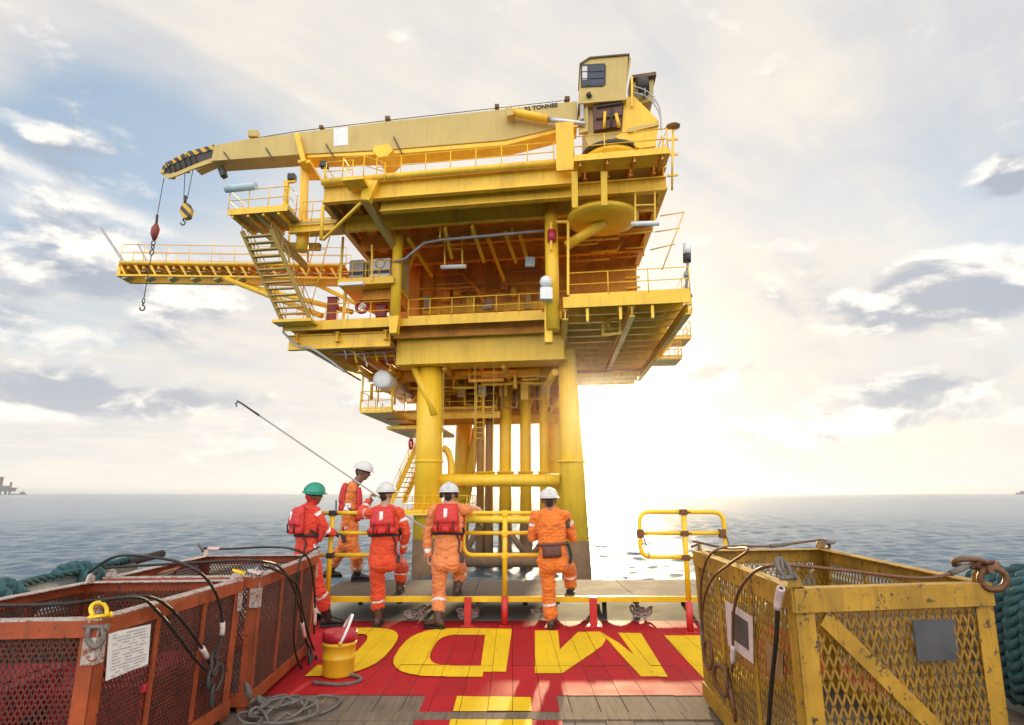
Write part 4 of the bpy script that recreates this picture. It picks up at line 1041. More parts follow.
person(dict(Y=8.1, fwd=(.0, 1), look=(.35, 1), head=(386, 497, .03), sl=(371, 514), sr=(399, 513), hl=(377, 560), hr=(391, 560), el=(361, 515, .12), wl=(368, 502, .28), hdl=(.3, .3, 1), hnl=(1, .2, 0), curll=65, er=(406, 533, .03), wr=(403, 550, .18), curlr=50,
    kl=(378, 592, .02), al=ondeck(378, 619), kr=(402, 567, .40), ar=onstep(400, 586), cov='cov_red', vest=1, boot='bootbrown', skin='skin2', tarm=(.3, .42), tfore=(.6, .72), tshin=(.62, .76),
    label='person in red orange coveralls and red vest, one hand raised on the long pole'))
person(dict(Y=7.95, fwd=(.75, .66), look=(.7, .7), head=(314, 498, .0), sl=(299, 513, .08), sr=(316, 513, -.05), hl=(303, 561, .06), hr=(311, 561, -.04), er=(323, 527, -.02), wr=(333, 533, .08), hdr=(.9, .4, -.1), curlr=50, hnr=(0, 0, -1), el=(318, 532, .22), wl=(331, 534, .3), hdl=(.9, .3, 0), hnl=(0, 0, -1), gloves=1,
    kl=(305, 594, .08), al=ondeck(307, 614), kr=(319, 590, -.02), ar=ondeck(328, 619), fr=(.9, .4), fl=(.8, .6), cov='cov_red2', vest=1, helmet='helmetg', neckmat='vestred', tarm=(.02, .22), tfore=(.35, .58), tshin=(.25, .42),
    label='person in red coveralls with a green helmet, holding the yellow guard rail'))
person(dict(Y=9.25, fwd=(1, .3), look=(1, .15), nod=-.25, head=(363, 474, 0), sl=(353, 489, .16), sr=(351, 490, -.14), hl=(350, 540, .08), hr=(349, 541, -.08), er=(347, 517, -.16), wr=(346, 533, -.14), hdr=(.3, 0, -1), el=(361, 513, .2), wl=(368, 503, .1), hdl=(.5, -.6, .5), hnl=(.3, -.6, .2), curll=60, gloves=1,
    kr=(357, 557, -.08), ar=(*atZ(357, 575, WZ + .095), 0), kl=(339, 553, .08), al=(*atZ(329, 572, WZ + .14), 0), cov='cov_orange', vest=1, vt=.6, tarm=(.5, .75), tfore=(.6, .7), tshin=(.62, .74),
    label='person in orange coveralls striding along the walkway behind the rail, seen from the side'))
person(dict(Y=8.0, fwd=(-.05, 1), head=(549, 503, .03), sl=(535, 517), sr=(565, 516), hl=(546, 561), hr=(561, 561), el=(532, 537, .08), wl=(541, 534, .33), er=(573, 537, .10), wr=(566, 533, .34), hdl=(.3, 1, .2), hdr=(-.3, 1, .2),
    kl=(549, 593, .02), al=ondeck(551, 620), fl=(.1, 1), kr=(570, 569, .40), ar=onstep(571, 586), cov='cov_amber', belt=1, boot='bootbrown', hem=.84, tarm=(.3, .42), tshin=(.40, .52), tfore=(2, 2),
    label='person in amber coveralls without a vest, dark pouch on the belt, one foot raised'))
# boat hook pole passed between two of the men
pa, pb = atY(241, 403, 9.6), atY(426, 529, 8.05)
hp = empty('boat_hook_pole', pb, 'long pale pole with a dark hooked tip, slanting up over the water', 'pole'); d = (pa - pb).normalized()
b = MB(); b.tube([pb, pb.lerp(pa, .88)], .012, 8); b.build('shaft', M['grey'], hp)
b = MB(); b.tube([pb.lerp(pa, .88), pa], [.018, .014], 8); b.build('head_socket', M['dark'], hp)
b = MB(); n_ = d.cross(V((0, 1, 0))).normalized(); b.tube(smooth([pa - d * .06, pa + d * .06 + n_ * .01, pa + d * .09 + n_ * .05, pa + d * .04 + n_ * .08]), .012, 6); b.tube([pa, pa + d * .13], [.014, .005], 6); b.build('hook', M['dark'], hp)
# ------------------------------------------------------------------ offshore platform
Z = V((0, 0, 1))
plat = empty('offshore_platform', P(0, 0, SEA), 'tall yellow offshore platform on tubular legs rising from the sea', 'offshore platform')
YL, Y2, BG, OI = M['yellow'], M['yellow2'], M['beige'], M['orange_in']
def pt(q): return P(*q)
def pbox(name, p0, p1, mat, parent=plat, **k):
    b = MB(P); b.box(p0, p1); return b.build(name, mat, parent, **k)
def beam(name, q0, q1, h, w, mat=YL, parent=plat, t=.05):
    b = MB(); b.ibeam(pt(q0), pt(q1), h, w, t); return b.build(name, mat, parent)
def pipe(name, qs, r, mat=YL, parent=plat, n=10, sm=False):
    b = MB(); ps = [pt(q) for q in qs]; b.tube(smooth(ps) if sm else ps, r, n); return b.build(name, mat, parent)
def strut(name, q0, q1, w, h, mat=YL, parent=plat):
    b = MB(); b.bar(pt(q0), pt(q1), w, h); return b.build(name, mat, parent)
def railing(parent, ps, h=1.1, sp=1.6, mat=YL, r=.028, toe=True, skip=()):
    """top and middle rail with a kick plate; every post its own mesh"""
    ps = [V(p) for p in ps]; b = MB()
    for k in (1.0, .52): b.tube([p + Z * (h * k) for p in ps], r, 6)
    if toe:
        for p, q in zip(ps, ps[1:]): b.bar(p + Z * .09, q + Z * .09, .012, .14)
    rl_ = b.build('railing', mat, parent)
    for i, (p, q) in enumerate(zip(ps, ps[1:])):
        n = max(1, round((q - p).length / sp))
        for k in range(n + (1 if i == len(ps) - 2 else 0)):
            c = p.lerp(q, k / n); b = MB(); b.tube([c, c + Z * h], r * 1.05, 6); b.build('railing_post', mat, rl_)
    return rl_
def stair(parent, p0, p1, wv, n, mat=YL, rail=True, name='staircase'):
    """p0 foot, p1 head (left edge), wv width vector"""
    p0, p1, wv = V(p0), V(p1), V(wv); b = MB(); b.bar(p0, p1, .07, .30); s_ = b.build(name, mat, parent)
    b = MB(); b.bar(p0 + wv, p1 + wv, .07, .30); b.build('stringer', mat, s_)
    run = (p1 - p0); run.z = 0; rd = run.normalized() if run.length > .01 else V((0, 1, 0))
    for i in range(1, n):
        c = p0.lerp(p1, i / n); b = MB(); b.prism([c + wv * .03 - rd * .15, c + wv * .97 - rd * .15, c + wv * .97 + rd * .15, c + wv * .03 + rd * .15], Z * .07); b.build('tread', mat, s_)
    if rail:
        for e in (V((0, 0, 0)), wv):
            b = MB()
            for k in (1.0, .55): b.tube([p0 + e + Z * k, p1 + e + Z * k], .026, 6)
            for i in range(5): c = p0.lerp(p1, i / 4) + e; b.tube([c, c + Z], .026, 6)
            b.build('stair_rail', mat, s_)
    return s_
ZM, FM, FR, FU, ZU = 11.5, -3.6, -6.0, -8.0, 18.05
ZS = ZU - 1.62
# --- jacket
def leg(top, bot, b, r0, r1):
    a0, _, z0 = L(*top, b); a1, _, z1 = L(*bot, b); k = (z0 - (-.9)) / (z0 - z1); am = a0 + (a1 - a0) * k; rm_ = r0 + (r1 - r0) * k
    e = k + (1 - k) * 1.4
    x = pipe('jacket_leg', [(a0, b, z0), (am, b, -.9)], .1)
    bpy.data.objects.remove(x)
    bb = MB(); bb.tube([P(a0, b, z0 + .6), P(am, b, -.9)], [r0, rm_], 24); lg = bb.build('jacket_leg', Y2, plat)
    bb = MB(); bb.tube([P(am, b, -.9), P(a1 + (a1 - am) * .6, b, z1 - 1.5)], [rm_ * 1.015, r1 * 1.02], 24); bb.build('splash_zone', M['splash'], lg)
    bb = MB(); bb.lathe(P(am + (a0 - am) * .42, b, -.9 + (z0 + .9) * .42), [(rm_ * 1.0, -.06), (rm_ * 1.05, -.05), (rm_ * 1.05, .05), (rm_ * 1.0, .06)], 24); bb.build('weld_band', YL, lg)
    return lg
LB = -.6
leg((431, 362), (426, 577), LB, .78, .82); leg((567, 360), (577, 578), LB, .52, .84)
leg((467, 380), (458, 572), 9, .62, .66); leg((552, 372), (556, 572), 9, .55, .66)
pipe('leg_brace', [L(412, 362, -1.2), L(434, 415, -1.2)], .22, Y2)
pipe('leg_brace', [L(484, 385, 8.5), L(466, 500, 8.5)], .34, Y2)
pipe('leg_brace', [L(555, 372, -.9), L(545, 388, 1.5)], .2, Y2)
for px, r, bb, m in ((481, .27, 4.2, 'conductor'), (489.5, .27, 4.2, 'conductor'), (505.5, .40, 4, 'yellow2'), (525.5, .37, 4, 'yellow2'), (543.5, .28, 4, 'yellow2')):
    a, _, _ = L(px, 440, bb); b = MB(); b.tube([P(a, bb, -.2), P(a, bb, 9.4)], r, 18); cd = b.build('conductor_pipe', M[m], plat)
    b = MB(); b.tube([P(a, bb, SEA - 1), P(a, bb, -.2)], r * 1.1, 18); b.build('splash_zone', M['splash'], cd)
    b = MB(); b.lathe(P(a, bb, 2.9), [(r, -.1), (r * 1.5, .10), (r * 1.55, .16), (r * 1.1, .18)], 18); b.build('guide_collar', YL, cd)
    b = MB(); b.box((-.08, -.02, 0), (.08, .02, 6)) if False else b.tube([P(a + r * .9, bb - r * .7, -.5), P(a + r * .9, bb - r * .7, 9)], .05, 6); b.build('riser_line', YL, cd)
z_h = L(500, 480, LB)[2]
pipe('horizontal_brace', [L(440, 480, LB), L(560, 480, LB)], .34, Y2, n=18)
pipe('horizontal_brace', [(L(440, 480, LB)[0], 9, z_h), (L(560, 480, LB)[0], 9, z_h)], .3, Y2, n=14)
for px in (430, 569): a = L(px, 480, LB)[0]; pipe('horizontal_brace', [(a, LB, z_h), (a, 9, z_h)], .3, Y2, n=14)
pipe('horizontal_brace', [L(430, 519, LB), L(578, 520, LB)], .22, Y2, n=14)
pipe('waterline_brace', [L(418, 560, LB - .2), L(588, 561, LB - .2)], .36, M['splash'], n=16)
for q in (((440, 520), (482, 562)), ((500, 520), (530, 560)), ((560, 522), (528, 560)), ((480, 524), (462, 560))):
    pipe('diagonal_brace', [L(*q[0], LB + .4), L(*q[1], LB + .4)], .17, M['splash'])
# access platform round the left leg and the low stair
a0, _, zz = L(408, 512, LB); a1 = L(470, 512, LB)[0]
pbox('landing_deck', (a0, LB - 1.3, zz - .14), (a1, LB + 2.2, zz), YL)
railing(plat, [P(a0, LB + 2.2, zz), P(a0, LB - 1.3, zz), P(a1, LB - 1.3, zz), P(a1, LB + 2.2, zz)], .95, 1.1, r=.022)
p0 = LP(391, 503, .8); p1 = LP(424, 430, 1.8); stair(plat, p0, p1, EX * .0 + EY * 1.0 + EX * .55, 15, YL)
# thin pipes that hang in front of the legs
for px in (444, 475, 494): pipe('hanging_line', [L(px, 366, -1.6), L(px - 1, 470, -1.6)], .016, BG, n=5)
pipe('bent_pipe', [L(443, 448, .2), L(448, 452, .2), L(451, 462, .2), L(451, 478, .2)], .2, Y2, sm=True)
# --- box girder over the legs
q0, q1 = L(397, 337, -2.0), L(564, 331, -2.0); q2, q3 = L(397, 364, -2.0), L(564, 360, -2.0)
zt, zb_ = (q0[2] + q1[2]) / 2, (q2[2] + q3[2]) / 2
pbox('box_girder', (q0[0], -2.0, zb_), (q1[0], -.2, zt), Y2, bevel=.02)
pbox('girder_flange', (q0[0] - .02, -2.06, zt + .003), (q1[0] + .02, -.1, zt + .05), Y2)
for px in (442, 518): a = L(px, 330, -2)[0]; pbox('girder_stub', (a - .18, -2.4, zt + .055), (a + .18, -1.7, ZM - .55), Y2)
# --- cellar level below the main deck
ZC = zb_ + .15
for bb in (1.2, 4.5, 8, 11): beam('cellar_beam', (-9.6, bb, ZC - .25), (4.0, bb, ZC - .25), .5, .3)
for aa in (-9.4, -7.4, -4, -.4, 3.2): beam('cellar_beam', (aa, -1.5, ZC - .2), (aa, 11, ZC - .2), .4, .28)
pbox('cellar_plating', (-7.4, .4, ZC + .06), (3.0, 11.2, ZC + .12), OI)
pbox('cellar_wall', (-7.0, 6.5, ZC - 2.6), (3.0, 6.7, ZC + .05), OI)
rp = random.Random(21)
for i in range(16):                       # pipework slung under the plating
    x0 = rp.uniform(-9, 2.5); y0 = rp.uniform(-1, 6); zq = ZC - rp.uniform(.3, 1.1); x1 = x0 + rp.choice((-1, 1)) * rp.uniform(1, 3.5)
    x1 = max(-9.4, min(2.8, x1)); r_ = rp.choice((.06, .08, .11, .14))
    pipe('pipe_run', [(x0, y0, zq), (x1, y0, zq), (x1, y0 + .02, zq + rp.choice((-1.0, .7, 1.0)))], r_, rp.choice((YL, YL, Y2, OI)))
for i in range(7):
    x0 = -6.5 + i * 1.35; b = MB(); zq = ZC - .9 - .5 * rp.random(); b.lathe(P(x0, 5.4, zq), [(.16, -.4), (.3, -.38), (.3, -.3), (.18, -.28), (.22, 0), (.18, .28), (.3, .3), (.3, .38), (.16, .4)], 14); v_ = b.build('valve', Y2, plat)
    b = MB(); b.torus(P(x0, 5.0, zq), EY, .24, .03, 16, 6); b.build('hand_wheel', M['red'] if i % 3 == 0 else YL, v_)
# mid level behind the front legs: beams, pipework and a ladder
zq_ = L(500, 420, 6)[2]
beam('mid_beam', (L(400, 420, 6)[0], 6, zq_), (L(560, 420, 6)[0], 6, zq_), .6, .35, YL); beam('mid_beam', (L(400, 420, 6)[0], 3, zq_), (-1.0, 3, zq_), .45, .3, YL)
pbox('mid_deck', (L(400, 420, 6)[0], 3, zq_ + .32), (-1.2, 8, zq_ + .4), OI); railing(plat, [P(-5.5, 2.9, zq_ + .4), P(-1.2, 2.9, zq_ + .4)], 1.0, 1.0)
for i in range(14):
    x0 = -4.2 + i * .5 + rp.uniform(-.15, .15); y0 = rp.uniform(2, 7); zt = ZC - rp.uniform(.1, .6); r_ = rp.choice((.06, .09, .13)); h_ = rp.uniform(.8, 2.4)
    pipe('pipe_run', [(x0, y0, zt), (x0, y0, zt - h_), (x0 + rp.uniform(.3, .9), y0, zt - h_ - .05), (x0 + .9, y0 + .4, zt - h_ * .5)], r_, rp.choice((YL, Y2, M['conductor'])))
for i in range(5):
    x0 = -3.8 + i * 1.4; pbox('panel_box', (x0, 2.4, ZC - rp.uniform(1.2, 1.8)), (x0 + .5, 2.8, ZC - .7), rp.choice((BG, M['bluegrey'], YL)), bevel=.02)
b = MB(); xl = L(476, 400, 1.0)[0]
for o_ in (0, .5): b.tube([P(xl + o_, 1.0, 4.9), P(xl + o_, 1.0, ZC)], .04, 6)
for k in range(12): b.tube([P(xl, 1.0, 5.0 + k * .33), P(xl + .5, 1.0, 5.0 + k * .33)], .025, 5)
b.build('ladder', YL, plat)
# lower left walkway with railing
a0, _, zz = L(360, 410, -.5)
pbox('lower_walkway', (a0, -.5, zz - .18), (a0 + 2.1, 7.5, zz), YL); railing(plat, [P(a0 + 2.1, -.5, zz), P(a0, -.5, zz), P(a0, 7.5, zz)], 1.15, 1.5)
for bb in (-.4, 3, 6.5): strut('hanger', (a0 + .06, bb, zz), (a0 + .06, bb, ZC), .09, .09); strut('hanger', (a0 + 2.0, bb, zz), (a0 + 2.0, bb, ZC), .09, .09)
pbox('lower_walkway', (a0 + 1.2, 1.5, zz - 1.0), (a0 + 4.6, 8, zz - .8), YL)
# --- main deck
AL = L(283, 328, FM)[0]; AR = L(690, 291, FR)[0]; A1 = L(563, 300, FR)[0]
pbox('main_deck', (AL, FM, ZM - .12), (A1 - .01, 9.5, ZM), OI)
pbox('deck_edge', (AL, FM - .06, ZM - .42), (A1 - .02, FM - .003, ZM + .02), YL)
beam('main_girder', (AL + .2, FM + .55, ZM - 1.02), (-7.0, FM + .55, ZM - 1.02), .9, .35)
beam('main_girder', (-7.0, FM + 1.2, ZM - .5), (A1 - .1, FM + 1.2, ZM - .5), .6, .35)
pbox('girder_web_plate', (-6.9, FM + 1.0, ZM - .85), (A1 - .1, FM + 1.04, ZM - .15), OI)
for bb in np.arange(-2.0, 9.5, 1.6): beam('deck_joist', (AL + .3, bb, ZM - .30), (A1 - .1, bb, ZM - .30), .34, .2, OI if bb > 0 else YL)
for aa in (AL + .8, -10.2, -7.2): beam('cross_girder', (aa, FM + .2, ZM - .8), (aa, 9, ZM - .8), .55, .3)
for k, (q, d) in enumerate((((AL + 1.0, -2.5, ZM - 1.2), (-9.2, 2.0, ZC)), ((AL + 1.0, 2.5, ZM - 1.2), (-8.8, 3.5, ZC)))): strut('knee_brace', q, d, .2, .2)
for i in range(9):
    zq = ZM - 1.25 - .18 * (i % 3); x0 = AL + 1.4 + i * .55; pipe('pipe_run', [(x0, FM + .8 + .3 * i, zq), (x0 + 2.2, FM + .8 + .3 * i, zq), (x0 + 2.4, FM + .9 + .3 * i, zq - .8)], .05 + .02 * (i % 2), YL if i % 2 else M['galv'])
pipe('cable_run', [L(283, 332, FM), L(298, 346, FM), L(310, 348, FM), L(325, 357, FM), L(345, 372, FM + .5)], .07, M['grey'], sm=True)
ra = L(403, 300, FM)[0]
railing(plat, [P(L(303, 325, FM)[0], FM, ZM), P(L(393, 318, FM)[0], FM, ZM)], 1.15, 1.45)
railing(plat, [P(L(408, 317, FM)[0], FM, ZM), P(L(542, 309, FM)[0], FM, ZM)], 1.15, 1.28)
# columns
def column(px, top, bot, b, r, bracket=True):
    a, _, zt_ = L(px, top, b); zb2 = L(px, bot, b)[2]; bb = MB(); bb.tube([P(a, b, zb2), P(a, b, zt_)], r, 20); c = bb.build('column', Y2, plat)
    if bracket:
        bb = MB(); bb.prism([P(a - .3, b - .3, zb2 + .05), P(a + .3, b - .3, zb2 + .05), P(a + .2, b - .3, zb2 - .95), P(a - .2, b - .3, zb2 - .95)], EY * .6); bb.build('bracket', Y2, c)
    return c
column(399, 224, 318, FM - .45, .30); column(551, 205, 330, FR + .5, .36, False)
pbox('end_post', (L(548, 300, FR)[0] - .2, FR + .4, ZM - 2.2), (L(548, 300, FR)[0] + .2, FR + .9, ZM + .6), Y2)
# interior walls between main and upper deck
pbox('bulkhead', (-9.0, 3.2, ZM + .01), (8.2, 3.4, ZU - .17), OI)
for aa in np.arange(-6.8, 3, .95): strut('bulkhead_stiffener', (aa, 3.12, ZM + .02), (aa, 3.12, ZU - .2), .10, .14, OI)
for zq in (3.5, 4.2): strut('bulkhead_stringer', (-7, 3.1, ZM + zq), (8.4, 3.1, ZM + zq), .1, .12, YL)
for i in range(9):
    x0 = -6.2 + i * 1.0 + rp.uniform(-.2, .2); zq = ZM + rp.uniform(3.0, 4.4); h_ = rp.uniform(.5, 1.2); pbox('wall_box', (x0, 2.7, zq - h_), (x0 + rp.uniform(.3, .7), 3.0, zq), rp.choice((YL, BG, OI, M['grey'])), bevel=.02)
for i in range(7):
    x0 = rp.uniform(-6.5, 0); zq = ZM + rp.uniform(3.2, 5.0); pipe('pipe_run', [(x0, 2.5, zq), (x0 + rp.uniform(1.5, 3.5), 2.5, zq), (x0 + 3.2, 2.4, zq - rp.uniform(.8, 2.5))], rp.choice((.06, .09, .12)), rp.choice((YL, OI, M['conductor'])))
for i in range(8):
    x0 = rp.uniform(3.6, 7.5); zq = ZS - rp.uniform(.1, .8); y0 = rp.uniform(-4, 2); pipe('pipe_run', [(x0, y0, zq), (min(8.2, x0 + rp.uniform(1, 3)), y0, zq), (min(8.2, x0 + 2), y0 + .3, zq + .9)], rp.choice((.06, .09)), rp.choice((YL, OI)))
pbox('bulkhead_belt', (-6.5, 3.02, ZM + 2.3), (3, 3.16, ZM + 2.9), YL)
for i, aa in enumerate(np.arange(-5.8, 2.6, 1.05)):                    # machinery behind the walkway rail
    h_ = rp.uniform(.6, 1.9); w_ = rp.uniform(.25, .45); r_ = rp.random()
    if r_ < .5:
        b = MB(P); b.box((aa, 0.4, ZM + .01), (aa + w_ * 1.6, 1.2, ZM + h_)); b.build('machinery_skid', rp.choice((YL, Y2, OI)), plat, bevel=.02)
    else: pipe('standpipe', [(aa, .3, ZM), (aa, .3, ZM + h_), (aa + .5, .3, ZM + h_)], .1, YL)
# --- cabinet deck at the left, below the upper deck
q0 = L(338, 281, -4.6); q1 = L(394, 279, -4.6); zc = q0[2]
pbox('cabinet_deck', (q0[0], -4.6, zc - .25), (q1[0], -1.2, zc), YL); pbox('deck_edge', (q0[0], -4.66, zc - .3), (q1[0], -4.604, zc + .05), YL)
railing(plat, [P(q0[0], -4.55, zc), P(q1[0] - .1, -4.55, zc)], 1.1, .9)
for px, col, wd in ((379, 'white', .62), (355, 'grey', .45)):
    a = L(px, 270, -3.6)[0]; b = MB(P); b.box((a - wd, -3.4, zc + .01), (a + wd, -2.4, zc + 1.75)); cb = b.build('equipment_cabinet', M[col], plat, bevel=.03)
    b = MB(P); b.box((a - wd * .96, -3.43, zc + .78), (a + wd * .96, -3.404, zc + .98)); b.build('dark_band', M['greyboard'], cb)
    if col == 'white':
        b = MB(); b.torus(P(a, -3.44, zc + 1.4), EY, .28, .03, 20, 6); b.build('fan_ring', M['grey'], cb)
q = L(345, 284, -4.9); pbox('light_trough', (q[0] - .35, -5.05, q[2] - .12), (q[0] + 1.15, -4.8, q[2] + .06), M['white'])
pbox('back_panel', (q0[0] + .5, -1.15, zc), (q1[0], -1.05, ZU - 1.7), BG)
strut('hanger', (q0[0] + .1, -4.5, zc), (q0[0] + .1, -4.5, ZU - 1.6), .12, .12)
strut('hanger', L(372, 245, -4.7), L(372, 281, -4.7), .1, .1)
pbox('lower_soffit', (q0[0] + 1.2, -3.6, zc - .9), (q1[0] - .1, -1, zc - .28), OI)
strut('deck_post', (L(343, 300, FM)[0], FM + .3, ZM), (L(343, 300, FM)[0], FM + .3, zc - .2), .16, .16)
# --- upper deck
UL = L(322, 186, FU)[0]; UR = L(668, 152, FU)[0]; UB = 3.6; ZS = ZU - 1.62
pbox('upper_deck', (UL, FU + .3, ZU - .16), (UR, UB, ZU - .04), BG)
b = MB(); b.tube([P(UL, FU, ZU), P(L(556, 165, FU)[0], FU, ZU)], .19, 12); b.build('edge_pipe', YL, plat)
beam('edge_girder', (UL, FU + .35, ZU - .62), (L(575, 190, FU)[0], FU + .35, ZU - .62), .95, .35, YL)
beam('edge_girder', (L(376, 200, FU)[0], FU + .9, ZS + .42), (UR, FU + .9, ZS + .42), .75, .4, YL)
for bb in (-5.2, -2.4, .4, 3.4): beam('upper_girder', (UL + .4, bb, ZS + .45), (UR - .1, bb, ZS + .45), .9, .35, YL if bb < -4 else OI)
for aa in np.arange(UL + .3, UR, 1.15): beam('upper_joist', (aa, FU + .6, ZU - .45), (aa, UB, ZU - .45), .5, .2, OI)
beam('side_girder', (UL + .05, FU + .5, ZU - .7), (UL + .05, UB, ZU - .7), .95, .3, BG); beam('side_girder', (UR - .1, FU + .9, ZU - .8), (UR - .1, UB, ZU - .8), 1.2, .35, YL)
# deep inner girder the columns carry
g0 = L(370, 221, FM - .45); g1 = L(556, 200, FM - .45); gz = L(399, 224, FM - .45)[2]
pbox('inner_girder', (g0[0] - 2.4, FM - .6, gz + .02), (g1[0], FM - .3, gz + 1.15), YL); pbox('girder_flange', (g0[0] - 2.4, FM - .8, gz - .04), (g1[0], FM - .1, gz + .015), YL)
railing(plat, [P(L(376, 180, FU)[0], FU, ZU + .02), P(L(554, 165, FU)[0], FU, ZU + .02)], 1.15, 1.45, toe=False)
railing(plat, [P(L(325, 186, FU)[0], FU, ZU + .02), P(L(352, 180, FU)[0], FU, ZU + .02)], 1.15, 1.4, toe=False)
railing(plat, [P(UL, FU + .2, ZU), P(UL, UB, ZU)], 1.15, 2.0, toe=False); railing(plat, [P(UL, UB, ZU), P(UR, UB, ZU)], 1.15, 2.0, toe=False)
# little look-out step on the corner with its own rail
q0 = L(343, 178, FU - .9); q1 = L(364, 176, FU - .9)
pbox('lookout_step', (q0[0], FU - 1.0, q0[2] - .2), (q1[0], FU + .15, q0[2]), YL)
railing(plat, [P(q0[0], FU - .2, q0[2]), P(q0[0], FU - 1.0, q0[2]), P(q1[0], FU - 1.0, q0[2]), P(q1[0] + .9, FU - .2, q0[2])], 1.1, .9, toe=False)
b = MB(); b.prism([LP(362, 180, FU - .12), LP(378, 180, FU - .12), LP(369, 200, FU - .12), LP(361, 199, FU - .12)], EY * .5); b.build('corner_gusset', YL, plat)
strut('knee_brace', L(364, 198, FU + .1), L(394, 246, FM - .5), .34, .34, BG); strut('knee_brace', L(361, 203, FU + .05), L(323, 240, FU + 1.2), .13, .13, YL)
pipe('corner_post', [L(323, 206, FU + .2), L(321, 240, FU + .2)], .09, YL)
def Lz(px, py, z):
    d = ray(px, py); t = (z - H) / d.z; X = d.x * t - PO.x; Y = d.y * t - PO.y; det = EX.x * EY.y - EY.x * EX.y
    return ((X * EY.y - EY.x * Y) / det, (EX.x * Y - EX.y * X) / det, z)
# cable tray under the ceiling
for o_ in (0, .16, .32): pipe('cable_tray', [Lz(393, 262, 15.1 - o_), Lz(405, 259, 15.1 - o_), Lz(424, 243, 16.05 - o_), Lz(440, 240, 16.05 - o_), Lz(550, 230, 16.05 - o_)], .08, M['galv'] if o_ < .2 else M['grey'])
for px in (440, 472, 512): q = Lz(px, 238, 15.8); strut('tray_hanger', q, (q[0], q[1], ZU - .2), .08, .08)
for (x0, y0, x1, y1) in ((408, 238, 432, 276), (472, 226, 484, 262), (488, 238, 504, 280), (416, 250, 404, 284), (520, 235, 528, 262), (505, 232, 516, 262), (445, 228, 452, 258)):
    strut('ceiling_brace', Lz(x0, y0, ZS - .22), Lz(x1, y1, ZS - .5 - (y1 - y0) * .02), .16, .2, YL)
# --- right-hand part: deck reaching forward under the crane
pbox('crane_side_deck', (A1, FR, ZM - .1), (AR, 12.5, ZM), YL); pbox('deck_edge', (A1, FR - .06, ZM - .55), (AR, FR - .003, ZM + .03), YL)
for bb in np.arange(FR + 1.4, 12.6, 1.5): beam('deck_joist', (A1 + .05, bb, ZM - .33), (AR - .05, bb, ZM - .33), .45, .2, YL)
for aa in (A1 + .1, (A1 + AR) / 2 + .3, AR - .1): beam('cross_girder', (aa, FR + .1, ZM - .85), (aa, 12.4, ZM - .85), .55, .3, YL)
pbox('under_plating', (A1 + .1, FR + 1.2, ZM - .105 - .06), (AR - .1, 12.3, ZM - .11), Y2)
for px in (587, 620, 652): q = L(px, 296, FR); pbox('edge_bracket', (q[0] - .07, FR + .05, ZM - 1.25), (q[0] + .07, FR + .25, ZM - .57), Y2)
railing(plat, [P(A1 + .3, FR, ZM + .03), P(AR, FR, ZM + .03), P(AR, 6, ZM + .03)], 1.3, 1.75)
pipe('pipe_run', [L(610, 330, FR + 2.5), L(612, 318, FR + 2.5), L(660, 316, FR + 2.5), L(664, 302, FR + 2.2)], .09, Y2, sm=True)
b = MB(); 
for e in ((603, 312, 603, 335), (620, 320, 620, 335), (602, 335, 622, 333)): b.bar(LP(e[0], e[1], FR + 2.3), LP(e[2], e[3], FR + 2.3), .13, .13)
b.build('pipe_hanger', Y2, plat)
# cellar extension on the right
pbox('lower_side_deck', (A1 + .2, 7.5, 10.3), (AR - .6, 12, 10.42), OI)
for bb in np.arange(8, 12, 1.6): beam('deck_joist', (A1 + .2, bb, 10.1), (AR - .6, bb, 10.1), .35, .2, YL)
# right-hand stair tower
bx_ = 2.5
q = [L(688, 306, bx_), L(686, 328, bx_), L(684, 346, bx_), L(662, 362, bx_)]
for i, (px0, px1, py) in enumerate(((676, 690, 314), (672, 689, 340), (655, 680, 360))):
    z_ = L(px0, py, bx_)[2]; x0, x1 = L(px0, py, bx_)[0], L(px1, py, bx_)[0]
    pbox('stair_landing', (x0, bx_ - .6, z_ - .12), (x1, bx_ + 1.4, z_), YL); railing(plat, [P(x0, bx_ - .6, z_), P(x1, bx_ - .6, z_), P(x1, bx_ + 1.4, z_)], 1.0, 1.0)
stair(plat, LP(670, 339, bx_), LP(683, 315, bx_), EY * .8, 8); stair(plat, LP(656, 359, bx_), LP(672, 341, bx_), EY * .8, 8)
# sloping ladder frame at the right of the upper deck
b = MB()
for (x0, y0, x1, y1) in ((660, 216, 684, 212), (655, 232, 680, 228), (650, 250, 675, 244), (684, 212, 662, 270)): b.tube([LP(x0, y0, -3), LP(x1, y1, -3)], .035, 6)
b.build('escape_ladder', YL, plat)
# --- crane foundation: round plate, its posts and brace
a, _, zz = L(602, 197, FR + .4); dz_c = ZS - .35
b = MB(); b.lathe(P(a, FR + .5, dz_c - .35), [(.001, 0), (1.45, .0), (1.9, .12), (1.9, .34)], 36); b.build('pedestal_plate', Y2, plat)
pipe('pedestal_brace', [(a + .1, FR + .4, dz_c - .3), L(566, 246, FR + .55)], .26, Y2)
for px in (574, 603): q = L(px, 160, FU - .15); strut('pedestal_post', (q[0], FU - .3, L(px, 172, FU - .3)[2]), (q[0], FU + .1, ZS - .9), .30, .26, Y2)
pbox('pedestal_wall', (A1 + .5, 3.0, ZM), (AR - 2.0, 3.15, ZS), OI)
